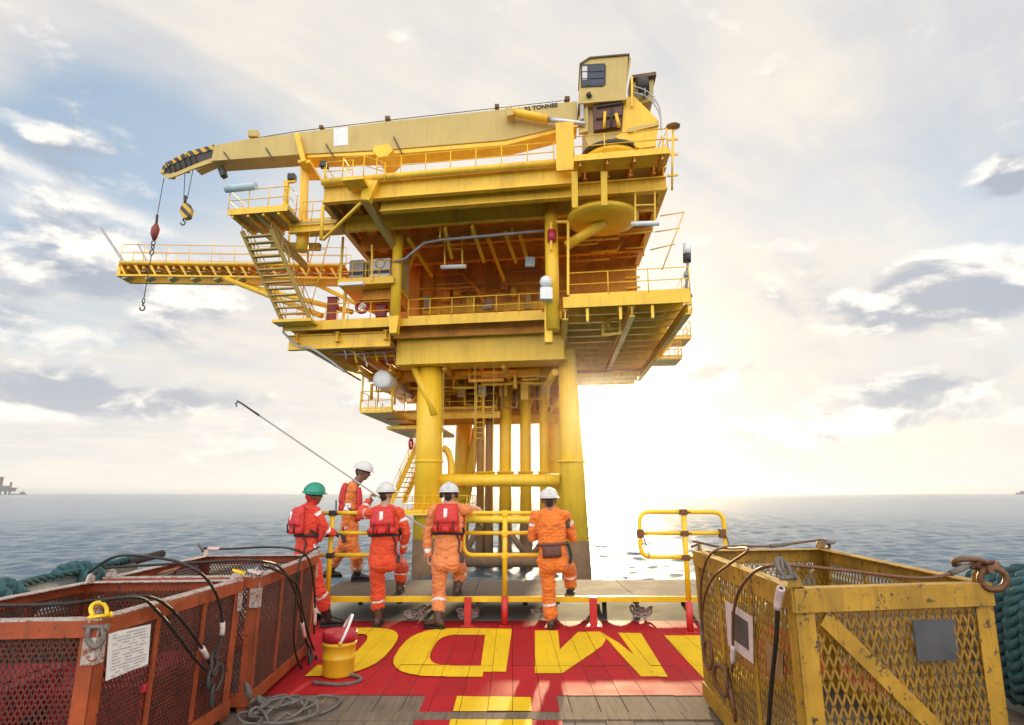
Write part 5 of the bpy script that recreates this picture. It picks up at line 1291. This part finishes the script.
# crane deck slab that juts out
q0 = L(574, 159, FU - 1.0); q1 = L(668, 149, FU - 1.0); zd = (q0[2] + q1[2]) / 2
pbox('crane_deck', (q0[0], FU - 1.0, zd - .16), (q1[0] + .1, FU + .15, zd), YL); pbox('deck_edge', (q0[0], FU - 1.05, zd - .2), (q1[0] + .1, FU - 1.004, zd + .05), YL); pbox('inner_deck', (q0[0] + .6, FU + .16, ZU - .03), (q1[0], 1.5, ZU + .04), YL)
for aa in np.arange(q0[0] + .3, q1[0], 1.3): beam('deck_joist', (aa, FU - .95, zd - .30), (aa, FU + .15, zd - .30), .26, .15, OI)
railing(plat, [P(q0[0], FU - 1.0, zd), P(q1[0], FU - 1.0, zd), P(q1[0], FU, zd)], 1.15, 1.6); railing(plat, [P(q1[0], FU + .2, ZU), P(q1[0], 1.2, ZU)], 1.15, 1.6)
q = L(558, 150, FU); pbox('wind_wall', (q[0] - .1, FU - .25, ZU - .6), (q[0] + .8, FU - .1, ZU + 2.1), YL)
# --- left stair head platform
FS = FU
s0 = L(228, 213, FS); s1 = L(288, 206, FS); zs = (s0[2] + s1[2]) / 2
pbox('stair_head', (s0[0], FS, zs - .1), (s1[0], FS + 2.6, zs), BG); pbox('deck_edge', (s0[0], FS - .05, zs - .22), (s1[0], FS - .004, zs + .12), YL)
for aa in np.arange(s0[0] + .3, s1[0], .9): beam('deck_joist', (aa, FS, zs - .25), (aa, FS + 2.6, zs - .25), .22, .14, YL)
railing(plat, [P(s0[0], FS + 2.6, zs), P(s0[0], FS, zs), P(s1[0], FS, zs), P(s1[0], FS + 1.0, zs)], 1.25, 1.3)
railing(plat, [P(s0[0], FS + 2.6, zs), P(s1[0] - .6, FS + 2.6, zs)], 1.25, 1.3)
s2 = L(326, 212, FS + 2)
pbox('link_walkway', (s1[0] - .8, FS + 1.6, zs - .3), (UL + .3, FS + 3.2, zs - .1), BG); beam('link_girder', (s1[0] - .6, FS + 1.6, zs - .55), (UL + .2, FS + 1.6, zs - .55), .45, .25, YL)
railing(plat, [P(s1[0] + .1, FS + 1.6, zs - .1), P(UL, FS + 1.6, zs - .1)], 1.2, .7)
pipe('crane_rest_base', [(L(303, 235, FS + 2.2)[0], FS + 2.2, zs - 1.6), (L(303, 235, FS + 2.2)[0], FS + 2.2, zs - .3)], .34, YL, n=16)
strut('raker', L(257, 212, FS + .2), L(305, 266, FM - .2), .30, .30, BG); strut('raker', L(250, 222, FS + 2.2), L(300, 262, FM), .2, .2, BG)
strut('tie_beam', L(272, 246, FM - 1), L(320, 247, FM - 1), .3, .4, BG)
for px in (289, 308): strut('hanger', L(px, 220, FM - 1), L(px, 262, FM - 1), .1, .1)
p1 = LP(242, 231, FS + .8); p0 = LP(285, 327, FM - .2); wv = (LP(275, 229, FS + .8) - p1); wv.z = 0; wv = wv * .88
stair(plat, p0, p1, wv, 15, BG)
pbox('stair_foot', (L(280, 328, FM)[0], FM - 1.1, ZM - .16), (L(318, 325, FM)[0], FM - .07, ZM), YL)
b = MB()
for k in range(6):
    p = LP(296, 315, FM).lerp(LP(318, 232, FS + 2.4), k / 5); b.tube([p, p + V((.75, 0, 0))], .025, 6)
for o_ in (0, .75): b.tube([LP(296, 315, FM) + V((o_, 0, 0)), LP(318, 232, FS + 2.4) + V((o_, 0, 0))], .028, 6)
b.build('ladder', YL, plat)
# --- long cantilever walkway to the left
ZB = 15.6
def onz(px, py, z): d = ray(px, py); t = (z - H) / d.z; return V((d.x * t, d.y * t, z))
bA, bB = onz(345, 279, ZB), onz(118, 276, ZB); ax_ = (bB - bA).normalized(); bk_ = V((ax_.y, -ax_.x, 0)); bk_ = bk_ if bk_.y > 0 else -bk_
b = MB(); b.bar(bA + Z * .05, bB + Z * .05, .16, .12); b.build('walkway_chord', YL, plat)
for o_ in (1.3,):
    b = MB(); b.ibeam(bA + bk_ * o_ + Z * .38, bB + bk_ * o_ + Z * .38, .85, .25, .05); b.build('walkway_girder', YL, plat)
b = MB(); b.tube([bA + Z * .92 - bk_ * .02, bB + Z * .92 - bk_ * .02], .12, 10); b.build('walkway_chord', YL, plat)
b = MB(); b.prism([bA + Z * .82 + bk_ * .14, bB + Z * .82 + bk_ * .14, bB + Z * .82 + bk_ * 1.16, bA + Z * .82 + bk_ * 1.16], Z * .06); b.build('walkway_plating', OI, plat)
Ln = (bB - bA).length
for k in range(15):
    c = bA + ax_ * (Ln * (k + .5) / 15); b = MB(); b.prism([c + Z * .1, c + Z * .12 + ax_ * .12, c + Z * .82 + ax_ * .62, c + Z * .82 + ax_ * .40], bk_ * .12); b.build('walkway_bracket', YL, plat)
    b = MB(); b.bar(c + Z * .68 + bk_ * .1, c + Z * .68 + bk_ * 1.2, .14, .22); b.build('walkway_joist', YL, plat)
for k in range(6):
    c = bA + ax_ * (Ln * (.45 + k * .1)); b = MB(); b.prism([c, c + ax_ * .5, c + ax_ * .45 - Z * .22], bk_ * .6); b.build('bracket_fin', BG, plat)
b = MB(); b.bar(bB + Z * .4, bB + bk_ * 1.3 + Z * .4, .2, .8); b.build('walkway_end', YL, plat)
railing(plat, [bA + Z * .98, bB + Z * .98, bB + bk_ * 1.3 + Z * .98], 1.25, 1.45, r=.024, toe=False); railing(plat, [bA + bk_ * 1.3 + Z * .98, bB + bk_ * 1.3 + Z * .98], 1.25, 2.9, r=.02, toe=False)
yb_ = bB.y
b = MB(); b.bar(atY(125, 264, yb_), atY(101, 228, yb_), .14, .14); b.build('tip_boom', M['grey'], plat); b = MB(); b.bar(atY(147, 262, yb_ + 1), atY(138, 244, yb_ + 1), .10, .10); b.build('tip_boom', M['grey'], plat)
c = bA.lerp(bB, .54)
for o_, e in ((.1, (322, 316)), (1.2, (352, 312))):
    b = MB(); b.tube([c + bk_ * o_, LP(*e, FM + .4 + o_)], .17, 10); b.build('walkway_prop', YL, plat)
    c = bA.lerp(bB, .50)
b = MB(); b.tube([bA.lerp(bB, .15) + bk_ * 1.1, LP(395, 322, FM + 2)], .14, 10); b.build('walkway_prop', YL, plat)

# ------------------------------------------------------------------ pedestal crane
KB = FU + .6
cr = empty('pedestal_crane', P(L(612, 150, KB)[0], FR + .5, ZU + .3), 'yellow pedestal crane with a long knuckle boom lying across the platform top', 'crane')
ca, _, _ = L(612, 150, FR); cb_ = FR + .5
zr0 = ZU - .02
b = MB(); b.lathe(P(ca, cb_, zr0), [(1.42, 0), (1.42, 1.1), (1.55, 1.15), (1.55, 1.35), (1.4, 1.4)], 36); b.build('pedestal', Y2, cr)
b = MB(); b.lathe(P(ca, cb_, zr0 + 1.38), [(1.66, 0), (1.66, .22), (1.5, .26)], 36); b.build('slew_ring', M['dark'], cr)
def pp_(name, pix, b, depth, mat, parent=cr, bevel=0):
    m = MB(); m.prism([LP(x, y, b) for x, y in pix], EY * depth); return m.build(name, mat, parent, bevel=bevel)
CF = FR - .9                       # front of crane house
pp_('slew_frame', [(584, 134), (584, 103), (626, 98), (657, 128), (655, 147), (590, 150)], CF + .35, 2.4, BG)
pp_('frame_cheek', [(622, 132), (624, 98), (634, 96), (659, 121), (656, 146), (640, 148), (615, 137)], CF + .22, .12, YL)
pp_('frame_rib', [(628, 128), (659, 122), (659, 125), (628, 132)], CF + .1, .12, BG)
pp_('frame_cheek', [(578, 118), (588, 103), (588, 131), (579, 133)], CF + .1, .2, BG)
pp_('machinery_bay', [(593, 104), (623, 100), (621, 126), (594, 130)], CF + .05, .28, M['hull'])
for (x0, y0, x1, y1, r_) in ((597, 107, 622, 103, .07), (605, 112, 604, 128, .08), (616, 114, 619, 127, .1), (596, 119, 622, 115, .05), (612, 108, 611, 127, .05)):
    m = MB(); m.tube([LP(x0, y0, CF - .02), LP(x1, y1, CF - .02)], r_, 8); m.build('hydraulic_line', M['dark'] if r_ < .08 else YL, cr)
cab = pp_('cab', [(578.5, 101.5), (580.5, 64), (590, 57.5), (628, 54.5), (626, 97.5)], CF, 2.0, M['beige'])
pp_('cab_roof', [(579.5, 63.2), (589.6, 56.6), (629.5, 53.2), (629.5, 54.6), (590, 58), (580, 64.8)], CF - .08, 2.2, M['splash'], cab)
m = MB(); p_ = [LP(x, y, CF + .2) for x, y in ((629.6, 54), (631, 60), (627.5, 78), (626.2, 78))]; m.prism(p_, EY * 1.6); m.build('rear_panel', BG, cab)
wf = pp_('window_frame', [(580.6, 64.5), (604.5, 63.2), (606, 65.5), (605.5, 84), (603, 86), (581, 87)], CF - .05, .045, M['dark'], cab)
pp_('pane', [(581.8, 66), (603.6, 64.8), (604.6, 66.6), (604.2, 83), (602, 84.6), (582, 85.6)], CF - .062, .01, M['glass'], wf)
for y in (71, 78): pp_('glazing_bar', [(581.4, y + .2), (604.8, y - .8), (604.8, y), (581.4, y + 1)], CF - .09, .02, M['dark'], wf)
pp_('glazing_bar', [(587.6, 65.5), (588.3, 65.4), (588.3, 85.2), (587.6, 85.2)], CF - .09, .02, M['dark'], wf)
pp_('sill_light', [(582.2, 66.4), (587.2, 66.1), (587.2, 79.5), (582.4, 80)], CF - .078, .008, M['helmet'], wf)
pp_('cab_floor', [(578, 101.6), (626.5, 97.6), (626.6, 99.5), (578, 103.6)], CF - .15, 2.2, BG, cab)
pp_('lower_window', [(580, 104), (583.6, 103.5), (583.6, 118), (580.4, 120)], CF - .1, .2, M['grey'], cab)
m = MB(); m.tube([LP(588, 93, CF - .12), LP(590, 97, CF - .05)], .13, 10); m.build('flood_lamp', M['dark'], cab)
# winch and platform at the back of the house
pp_('winch_housing', [(630, 78), (654, 74), (653, 100), (640, 104), (632, 98)], CF + .9, 1.2, BG)
m = MB(); m.tube([LP(637, 87, CF + .5), LP(648, 85, CF + .5)], .48, 18); m.build('winch_drum', M['dark'], cr)
pp_('winch_cover', [(632, 75), (656, 71.5), (656.5, 75), (633, 78)], CF + .6, 1.5, M['splash']); pp_('blue_motor', [(637, 87), (643, 85), (643, 94), (638, 95)], CF + .4, .4, M['bluegrey'])
m = MB()
for k in (0, 1):
    pts = [LP(x, y - k * 6, CF + .1) for x, y in ((632, 92), (645, 96), (654, 104), (660, 116), (661, 130))]; m.tube(smooth(pts), .035, 6)
for x, y in ((632, 92), (645, 96), (654, 104), (660, 116)): m.tube([LP(x, y, CF + .1), LP(x, y - 8, CF + .1)], .03, 6)
m.build('guard_rail', M['grey'], cr)
pp_('ladder_post', [(631, 76), (633, 76), (633, 106), (631, 106)], CF + .05, .1, YL)
# boom
BF, BD = FR - .55, 1.25
top = [(577, 101), (480, 111.5), (390, 121), (310, 131), (250, 138.5), (214, 145)]
low = [(577, 119), (505, 127), (390, 140), (307, 148.5), (214, 154)]
bot = [(577, 125), (540, 136), (505, 145), (390, 155), (307, 159), (210, 163.5)]
m = MB(); m.prism([LP(x, y, BF) for x, y in top + [(211, 161), (307, 154)] + [(390, 149.5), (505, 140), (540, 132), (577, 122)]], EY * BD); bo = m.build('boom', BG, cr, bevel=.03)
m = MB(); m.prism([LP(x, y, BF + .06) for x, y in ((577, 123), (540, 133), (505, 141), (390, 150.5), (307, 155))] + [LP(x, y, BF + .06) for x, y in ((307, 157.5), (390, 154), (505, 145), (540, 136.5), (577, 126.5))], EY * (BD - .12)); m.build('boom_bottom_flange', Y2, bo)
pp_('number_panel', [(333.5, 128.6), (348, 126.8), (348, 144.8), (333.5, 146.3)], BF - .02, .018, M['white'], bo)
o_ = LP(519, 112.8, BF - .01); text_mesh('boom_lettering', 'S.W.L. 32 TONNES', .35, M['black'], bo, LP(506, 113.4, BF - .012), LP(563, 106.0, BF) - LP(506, 113.4, BF), Z)
for x, y0, y1 in ((228, 152, 163), (270, 148, 161), (330, 144, 157), (398, 137, 154)): 
    m = MB(); m.bar(LP(x - 4, y0, BF - .03), LP(x + 4, y1, BF - .03), .12, .05); m.build('hose_clip', M['dark'], bo)
m = MB(); m.tube([LP(250, 139, BF + .4), LP(300, 131, BF + .4), LP(400, 119, BF + .4), LP(570, 100, BF + .4)], .025, 5); m.build('hoist_line', M['dark'], bo)
for x, y, s_ in ((254, 134, .28), (322, 128, .12), (388, 119, .14), (497, 107, .12), (567, 99.5, .14)): p = LP(x, y, BF + .4); m = MB(); m.box(p - V((s_, .2, s_ * .9)), p + V((s_, .2, s_ * .6))); m.build('line_guide', M['splash'] if s_ < .2 else BG, bo, bevel=.02)
pp_('pin_lug', [(374, 146), (389, 144), (393, 150), (387, 156), (378, 157), (373, 151)], BF - .25, BD + .5, Y2, bo)
m = MB(); m.tube([LP(508, 111, BF - .45), LP(548, 119.5, BF - .4)], .23, 14); rm2 = m.build('lift_ram', Y2, cr); m = MB(); m.tube([LP(546, 119, BF - .4), LP(585, 124, BF - .35)], .15, 12); m.build('ram_rod', M['galv'], rm2)
pp_('ram_lug', [(505, 108), (512, 107), (514, 114), (507, 116)], BF - .7, .5, BG, cr)
# knuckle head with stripes
kh = pp_('boom_head', [(214, 144.5), (187, 151.5), (164, 163.5), (160, 172.5), (163, 173.3), (167.5, 166.3), (190, 156), (214, 149.2)], BF + .25, .10, M['stripe'])
pp_('head_plate', [(214, 149.6), (190, 156.4), (168, 166.7), (164, 173.6), (175, 171.8), (196, 163), (214, 157)], BF + .30, .08, M['dark'], kh)
pp_('lower_cheek', [(163.5, 174), (168, 178.5), (176, 176), (194, 168.5), (213, 162), (213, 157.5), (196, 163.5), (175.5, 172.3)], BF + .25, .10, BG, kh)
pp_('head_cheek', [(214, 144.5), (187, 151.5), (164, 163.5), (160, 172.5), (168, 178.5), (176, 176), (192, 168), (213, 162)], BF + .95, .10, M['stripe'], kh)
pp_('head_block', [(192, 164), (207, 156.5), (213, 158), (213, 163), (196, 170.5)], BF + .36, .58, BG, kh)
for x, y, r_ in ((168, 170.5, .28), (183, 165, .24), (197, 159, .2)): m = MB(); c_ = LP(x, y, BF + .36); m.tube([c_, c_ + EY * .58], r_, 18); m.build('sheave', M['dark'], kh)
for k in range(6): x = 166 + k * 5.2; m = MB(); m.bar(LP(x, 163 - k * 2.2, BF + .2), LP(x + 4, 173 - k * 2.2, BF + .2), .10, .06); m.build('head_bar', M['dark'], kh)
# post that carries the boom at rest
q = L(303, 150, FS + 2.2)
brest = empty('boom_rest', P(L(303, 235, FS + 2.2)[0], FS + 2.2, zs - .3), 'yellow forked post under the crane boom beside the stair head', 'boom rest')
m = MB(); p0 = P(L(303, 235, FS + 2.2)[0], FS + 2.2, zs - .28); p1 = LP(305, 158, BF + .6); m.bar(p0, p1, .36, .36, up=EY); m.build('post', YL, brest)
m = MB(); m.bar(LP(304, 162, BF - .28), LP(297, 134, BF - .28), .26, .2, up=EY); m.build('fork_arm', YL, brest); m = MB(); m.bar(LP(304, 162, BF + BD + .25), LP(298, 136, BF + BD + .25), .26, .2, up=EY); m.build('fork_arm', YL, brest)
m = MB(); m.box(LP(304, 161, BF - .3) - V((.35, 0, .1)), LP(304, 161, BF - .3) + V((.35, 2.0, .08))); m.build('cradle', YL, brest)
# hooks
HBk = BF + .6
hk = empty('hook_block', LP(185, 200, HBk), 'striped yellow hook block hanging on two wires below the boom', 'hook')
for dx_ in (-3.5, 3.5):
    m = MB(); m.tube([LP(189 + dx_ * 1.1, 170, HBk), LP(185.5 + dx_ * .5, 199, HBk)], .022, 5); m.build('wire', M['dark'], hk)
m = MB(); m.prism([LP(x, y, HBk - .18) for x, y in ((182, 203), (188, 203), (191, 210), (188.5, 217), (183, 218.5), (179, 211))], EY * .36); m.build('block', M['stripe'], hk, bevel=.03)
m = MB(); m.tube([LP(185.5, 196, HBk), LP(185, 204, HBk)], .09, 8); m.build('wire_socket', M['dark'], hk)
m = MB(); c_ = LP(183, 223, HBk); m.torus(c_, EY, .13, .04, 14, 7, a0=-30, a1=240); m.tube([c_ + Z * .12, c_ + Z * .32], .045, 8); m.build('hook', M['dark'], hk)
wh = empty('whip_hook', LP(155, 232, HBk), 'red and green overhaul ball with chained hook hanging from the boom tip', 'hook')
m = MB(); m.tube([LP(164, 178, HBk), LP(157, 217, HBk)], .022, 5); m.build('wire', M['dark'], wh)
m = MB(); m.tube([LP(157.2, 215, HBk), LP(156.4, 226, HBk)], .075, 8); m.build('wire_socket', M['dark'], wh)
m = MB(); m.tube([LP(156.4, 224, HBk), LP(155.6, 229, HBk), LP(154.8, 234, HBk), LP(154, 240, HBk)], [.10, .24, .24, .09], 12); m.build('overhaul_ball', M['maroon'], wh)
m = MB(); m.tube([LP(153.4, 227, HBk), LP(152.8, 231, HBk), LP(152.6, 236, HBk)], [.06, .10, .05], 8); m.build('ball_band', M['helmetg'], wh)
m = MB(); m.torus(LP(153.4, 243, HBk), EY, .11, .035, 12, 6, stretch=(Z, 1.4)); m.torus(LP(152.8, 247, HBk), EX, .10, .035, 12, 6, stretch=(Z, 1.4)); m.torus(LP(151.8, 252.5, HBk), EY, .12, .035, 12, 6, stretch=(Z, 1.4)); m.build('chain', M['dark'], wh)
m = MB(); m.tube([LP(151.4, 255, HBk), LP(144, 298, HBk)], .028, 5); m.build('lower_wire', M['dark'], wh)
m = MB(); m.torus(LP(143.6, 301, HBk), EX, .10, .03, 12, 6, stretch=(Z, 1.5)); c_ = LP(142.4, 308, HBk); m.torus(c_, EY, .15, .04, 14, 7, a0=-40, a1=250); m.tube([c_ + Z * .13, c_ + Z * .35], .04, 7); m.build('hook', M['dark'], wh)
lk = empty('boom_lamp', LP(222, 168, HBk), 'dark lamp hanging under the boom close to its knuckle', 'lamp')
m = MB(); m.prism([LP(x, y, HBk - .2) for x, y in ((217, 168), (223, 166), (225, 174), (220, 176.5))], EY * .4); m.build('housing', M['dark'], lk, bevel=.04); m = MB(); m.tube([LP(222, 168, HBk), LP(222.5, 161, HBk)], .04, 6); m.build('bracket', M['dark'], lk)

# ------------------------------------------------------------------ loose things on the platform
def hang_light(x0, x1, y, ytop, b, label):
    c = LP((x0 + x1) / 2, y, b); r_ = empty('hanging_light', c, label, 'light fitting', 'white strip lights on the platform')
    m = MB(); m.tube([LP(x0, y, b), LP(x1, y - .8, b)], .13, 12); m.build('tube_housing', M['white'], r_)
    for x in (x0 + (x1 - x0) * .15, x0 + (x1 - x0) * .85): m = MB(); m.bar(LP(x, ytop, b), LP(x, y - 1, b), .08, .08); m.build('hanger', YL, r_)
    m = MB(); m.bar(LP(x0 + (x1 - x0) * .15, ytop + (y - ytop) * .45, b), LP(x0 + (x1 - x0) * .85, ytop + (y - ytop) * .43, b), .07, .07); m.build('cross_rung', YL, r_)
hang_light(441, 466, 267, 235, FM + .2, 'white strip light hung inside the middle bay on a yellow frame')
hang_light(631, 659, 224, 190, FR - 1.2, 'white strip light hung on a ladder frame right of the round plate')
def drum(px, y0, y1, b, label, mat):
    c = LP(px, y1, b); h_ = (LP(px, y0, b) - c).z; r_ = empty('fire_cabinet', c, label, 'cabinet', 'dark red cabinets on the main deck'); m = MB()
    m.box(c - V((.3, .25, 0)), c + V((.3, .25, h_))); m.build('body', M[mat], r_, bevel=.05)
    m = MB(); m.box(c + V((-.33, -.28, h_ + .003)), c + V((.33, .28, h_ + .06))); m.build('lid', M[mat], r_, bevel=.02)
drum(332, 299, 321, FM + .7, 'dark red cabinet standing at the left end of the main deck', 'maroon'); drum(381, 306, 318, FM + .6, 'short dark red cabinet beside the pink hose reel', 'maroon')
c = LP(362, 307, FM + .4); hr_ = empty('hose_reel', c, 'round pinkish hose reel on the main deck railing between dark red cabinets', 'hose reel')
m = MB(); m.torus(c, EY, .34, .10, 24, 8); m.build('hose_coil', M['redplast'], hr_); m = MB(); m.tube([c - EY * .12, c + EY * .12], .12, 12); m.build('hub', M['white'], hr_)
for k in range(3): m = MB(); g = k * math.pi / 3; m.bar(c + EX * math.cos(g) * .3 + Z * math.sin(g) * .3, c - EX * math.cos(g) * .3 - Z * math.sin(g) * .3, .05, .03, up=EY); m.build('spoke', M['white'], hr_)
c = LP(411, 444, 1.0); m = MB(); m.torus(c, EX, .30, .075, 22, 8); o = m.build('lifebuoy', M['red'], origin=c); tag(o, 'red lifebuoy hung on the narrow stair left of the platform leg', 'lifebuoy')
c = LP(552, 236, FR + .05); o_ = empty('lifebuoy_box', c, 'red capsule on the right column above the white dome', 'box'); m = MB(); m.tube([c - Z * .35, c - Z * .3, c + Z * .3, c + Z * .35], [.12, .24, .24, .12], 14); m.build('shell', M['redplast'], o_); m = MB(); m.box(c - V((.28, -.12, .04)), c + V((.28, .24, .04))); m.build('mount', YL, o_)
m = MB()
for q in ((556, 222, 568, 222), (568, 222, 568, 295), (551, 222, 551, 250)): m.bar(LP(q[0], q[1], FR - .05), LP(q[2], q[3], FR - .05), .13, .13)
m.build('davit_frame', Y2, plat)
c = LP(546, 282, FR - .1); o_ = empty('dome_antenna', c - Z * .5, 'white dome on a pale box at the right end of the walkway', 'antenna'); m = MB(); m.ball(c, .33, 18); m.build('dome', M['white'], o_); m = MB(); m.box(c - V((.32, .25, 1.0)), c + V((.32, .25, -.36))); m.build('base_box', M['white'], o_, bevel=.03)
c = LP(530, 262, -2.5); m = MB(); m.box(c - V((.28, .1, .3)), c + V((.28, .1, .3))); tag(m.build('junction_box', M['bluegrey'], bevel=.03, origin=c), 'small pale blue box on the rear wall left of the right column', 'box')
# marine lantern at the right corner
c = LP(688, 290, FR + .3); o_ = empty('marine_lantern', c, 'grey marine lantern on a bracket at the right corner of the deck', 'lantern')
for (x0, y0, x1, y1, r_, mt, nm_) in ((686, 291, 688, 262, .07, 'grey', 'post'), (687, 262, 687, 254, .20, 'dark', 'base'), (687, 254, 687, 244, .20, 'white', 'lens'), (684, 275, 689, 275, .16, 'grey', 'battery'), (686, 284, 692, 297, .05, 'grey', 'bracket')):
    m = MB(); m.tube([LP(x0, y0, FR + .2), LP(x1, y1, FR + .2)], r_, 12); m.build(nm_, M[mt], o_)
c = LP(672, 150, FU); o_ = empty('fog_horn', c, 'disc topped horn mast at the top right corner of the platform', 'horn')
m = MB(); m.tube([LP(672, 190, FU + .2), LP(673, 130, FU + .2)], .055, 8); m.build('mast', YL, o_)
m = MB(); m.lathe(LP(673, 127, FU + .2), [(.02, -.1), (.34, -.02), (.36, .04), (.1, .1)], 18); m.build('disc', M['plywood'], o_)
for y in (140, 155, 176): m = MB(); m.bar(LP(667, y, FU + .2), LP(678, y - 1, FU + .2), .08, .1); m.build('arm', YL, o_)
# white vessel below the main deck
a, _, zz = L(382, 379, -1.2); o_ = empty('storage_vessel', P(a, 2, zz - .6), 'long white cylinder tank slung below the main deck at left', 'tank')
m = MB(); m.lathe(P(a, -1.2, zz), [(.001, -.16), (.30, -.13), (.5, -.06), (.57, .03), (.57, 6.5)], 28, axis=EY); m.build('shell', M['white'], o_)
for y in (.2, 4.8): m = MB(); m.lathe(P(a, y, zz), [(.575, -.06), (.64, -.06), (.64, .06), (.575, .06)], 28, axis=EY); m.build('flange', YL, o_); m = MB(); m.bar(P(a, y, zz + .6), P(a, y, ZC + .1), .12, .12); m.build('hanger', YL, o_)
# covered roll and small lamp on the stair head rail
m = MB(); m.tube([LP(226, 189, FS - .1), LP(256, 186, FS - .1)], .22, 12); tag(m.build('canvas_roll', M['bluegrey']), 'pale blue canvas roll tied on top of the stair head railing', 'roll')
c = LP(286, 185, FS + .3); o_ = empty('flood_light', c, 'flood light on a square post at the stair head', 'lamp'); m = MB(); m.bar(LP(285, 208, FS + .3), LP(287, 182, FS + .3), .2, .2, up=EY); m.build('post', YL, o_); m = MB(); m.bar(LP(284, 182.5, FS + .3), LP(295, 181, FS + .3), .16, .16); m.build('arm', YL, o_); m = MB(); m.box(LP(292, 178, FS + .3) - V((.2, .2, .15)), LP(292, 178, FS + .3) + V((.2, .2, .2))); m.build('head', M['dark'], o_, bevel=.03)
c = LP(324, 165, FU + .3); o_ = empty('flood_light', c, 'dark flood light under the boom right of the forked post', 'lamp'); m = MB(); m.box(c - V((.2, .2, .16)), c + V((.24, .2, .16))); m.build('head', M['dark'], o_, bevel=.03); m = MB(); m.bar(c - Z * .1, LP(326, 186, FU + .3), .08, .08); m.build('stem', YL, o_)

# ------------------------------------------------------------------ far ships
def ship(px, py, D, parts, label, name, cat):
    w0 = atY(px, py, D); w0.z = SEA; o_ = empty(name, w0, label, cat)
    for nm_, x0, x1, z0, z1, mt, dp in parts:
        m = MB(); m.box(w0 + V((x0, -dp, z0)), w0 + V((x1, dp, z1))); m.build(nm_, M[mt], o_)
k = 2500 / F
ship(4, 490, 2500, [('leg', -5 * k, -3.4 * k, -4, 17 * k, 'rigred', 6), ('leg', 5.5 * k, 6.3 * k, -4, 12 * k, 'rig', 4), ('hull_deck', -6 * k, 8 * k, 3.2 * k, 5.8 * k, 'rig', 20), ('deckhouse', -2 * k, 4 * k, 5.8 * k, 8.5 * k, 'rig', 15), ('helideck', 7.0 * k, 10.5 * k, 5.6 * k, 6.8 * k, 'rig', 12), ('leg', 1.5 * k, 2.3 * k, -4, 3.3 * k, 'rig', 4)], 'jack up rig far off on the horizon at the edge of the view', 'drilling_rig', 'drilling rig')
ship(20, 491, 2600, [('hull', -7 * k, 6 * k, -1, .9 * k, 'rig', 8), ('bridge', 1.5 * k, 4.5 * k, .9 * k, 2.6 * k, 'rig', 6), ('mast', 2.8 * k, 3.2 * k, 2.6 * k, 3.8 * k, 'rig', 1)], 'low supply boat on the horizon beside the distant rig', 'supply_boat', 'boat')
ship(1020, 491, 3000, [('hull', -4 * k, 14 * k, -1, 2.0 * k, 'rig', 8), ('bridge', 1 * k, 6 * k, 2.0 * k, 4.0 * k, 'rig', 6)], 'faint ship on the horizon past the yellow basket', 'cargo_ship', 'ship')
# ------------------------------------------------------------------ sea air
HAZE = 1.3e-4
if HAZE:
    m = MB(); m.box((-9200, -9200, SEA - 6), (9200, 9200, 28.5)); hb = m.build('haze', M['white']); tag(hb, kind='stuff')
    mt = bpy.data.materials.new('sea_air'); mt.use_nodes = True; n_ = mt.node_tree; n_.nodes.clear(); out = n_.nodes.new('ShaderNodeOutputMaterial'); vo = n_.nodes.new('ShaderNodeVolumePrincipled')
    vo.inputs['Color'].default_value = (.95, .95, .95, 1); vo.inputs['Density'].default_value = HAZE; vo.inputs['Anisotropy'].default_value = .95
    n_.links.new(vo.outputs[0], out.inputs['Volume']); hb.data.materials.clear(); hb.data.materials.append(mt)
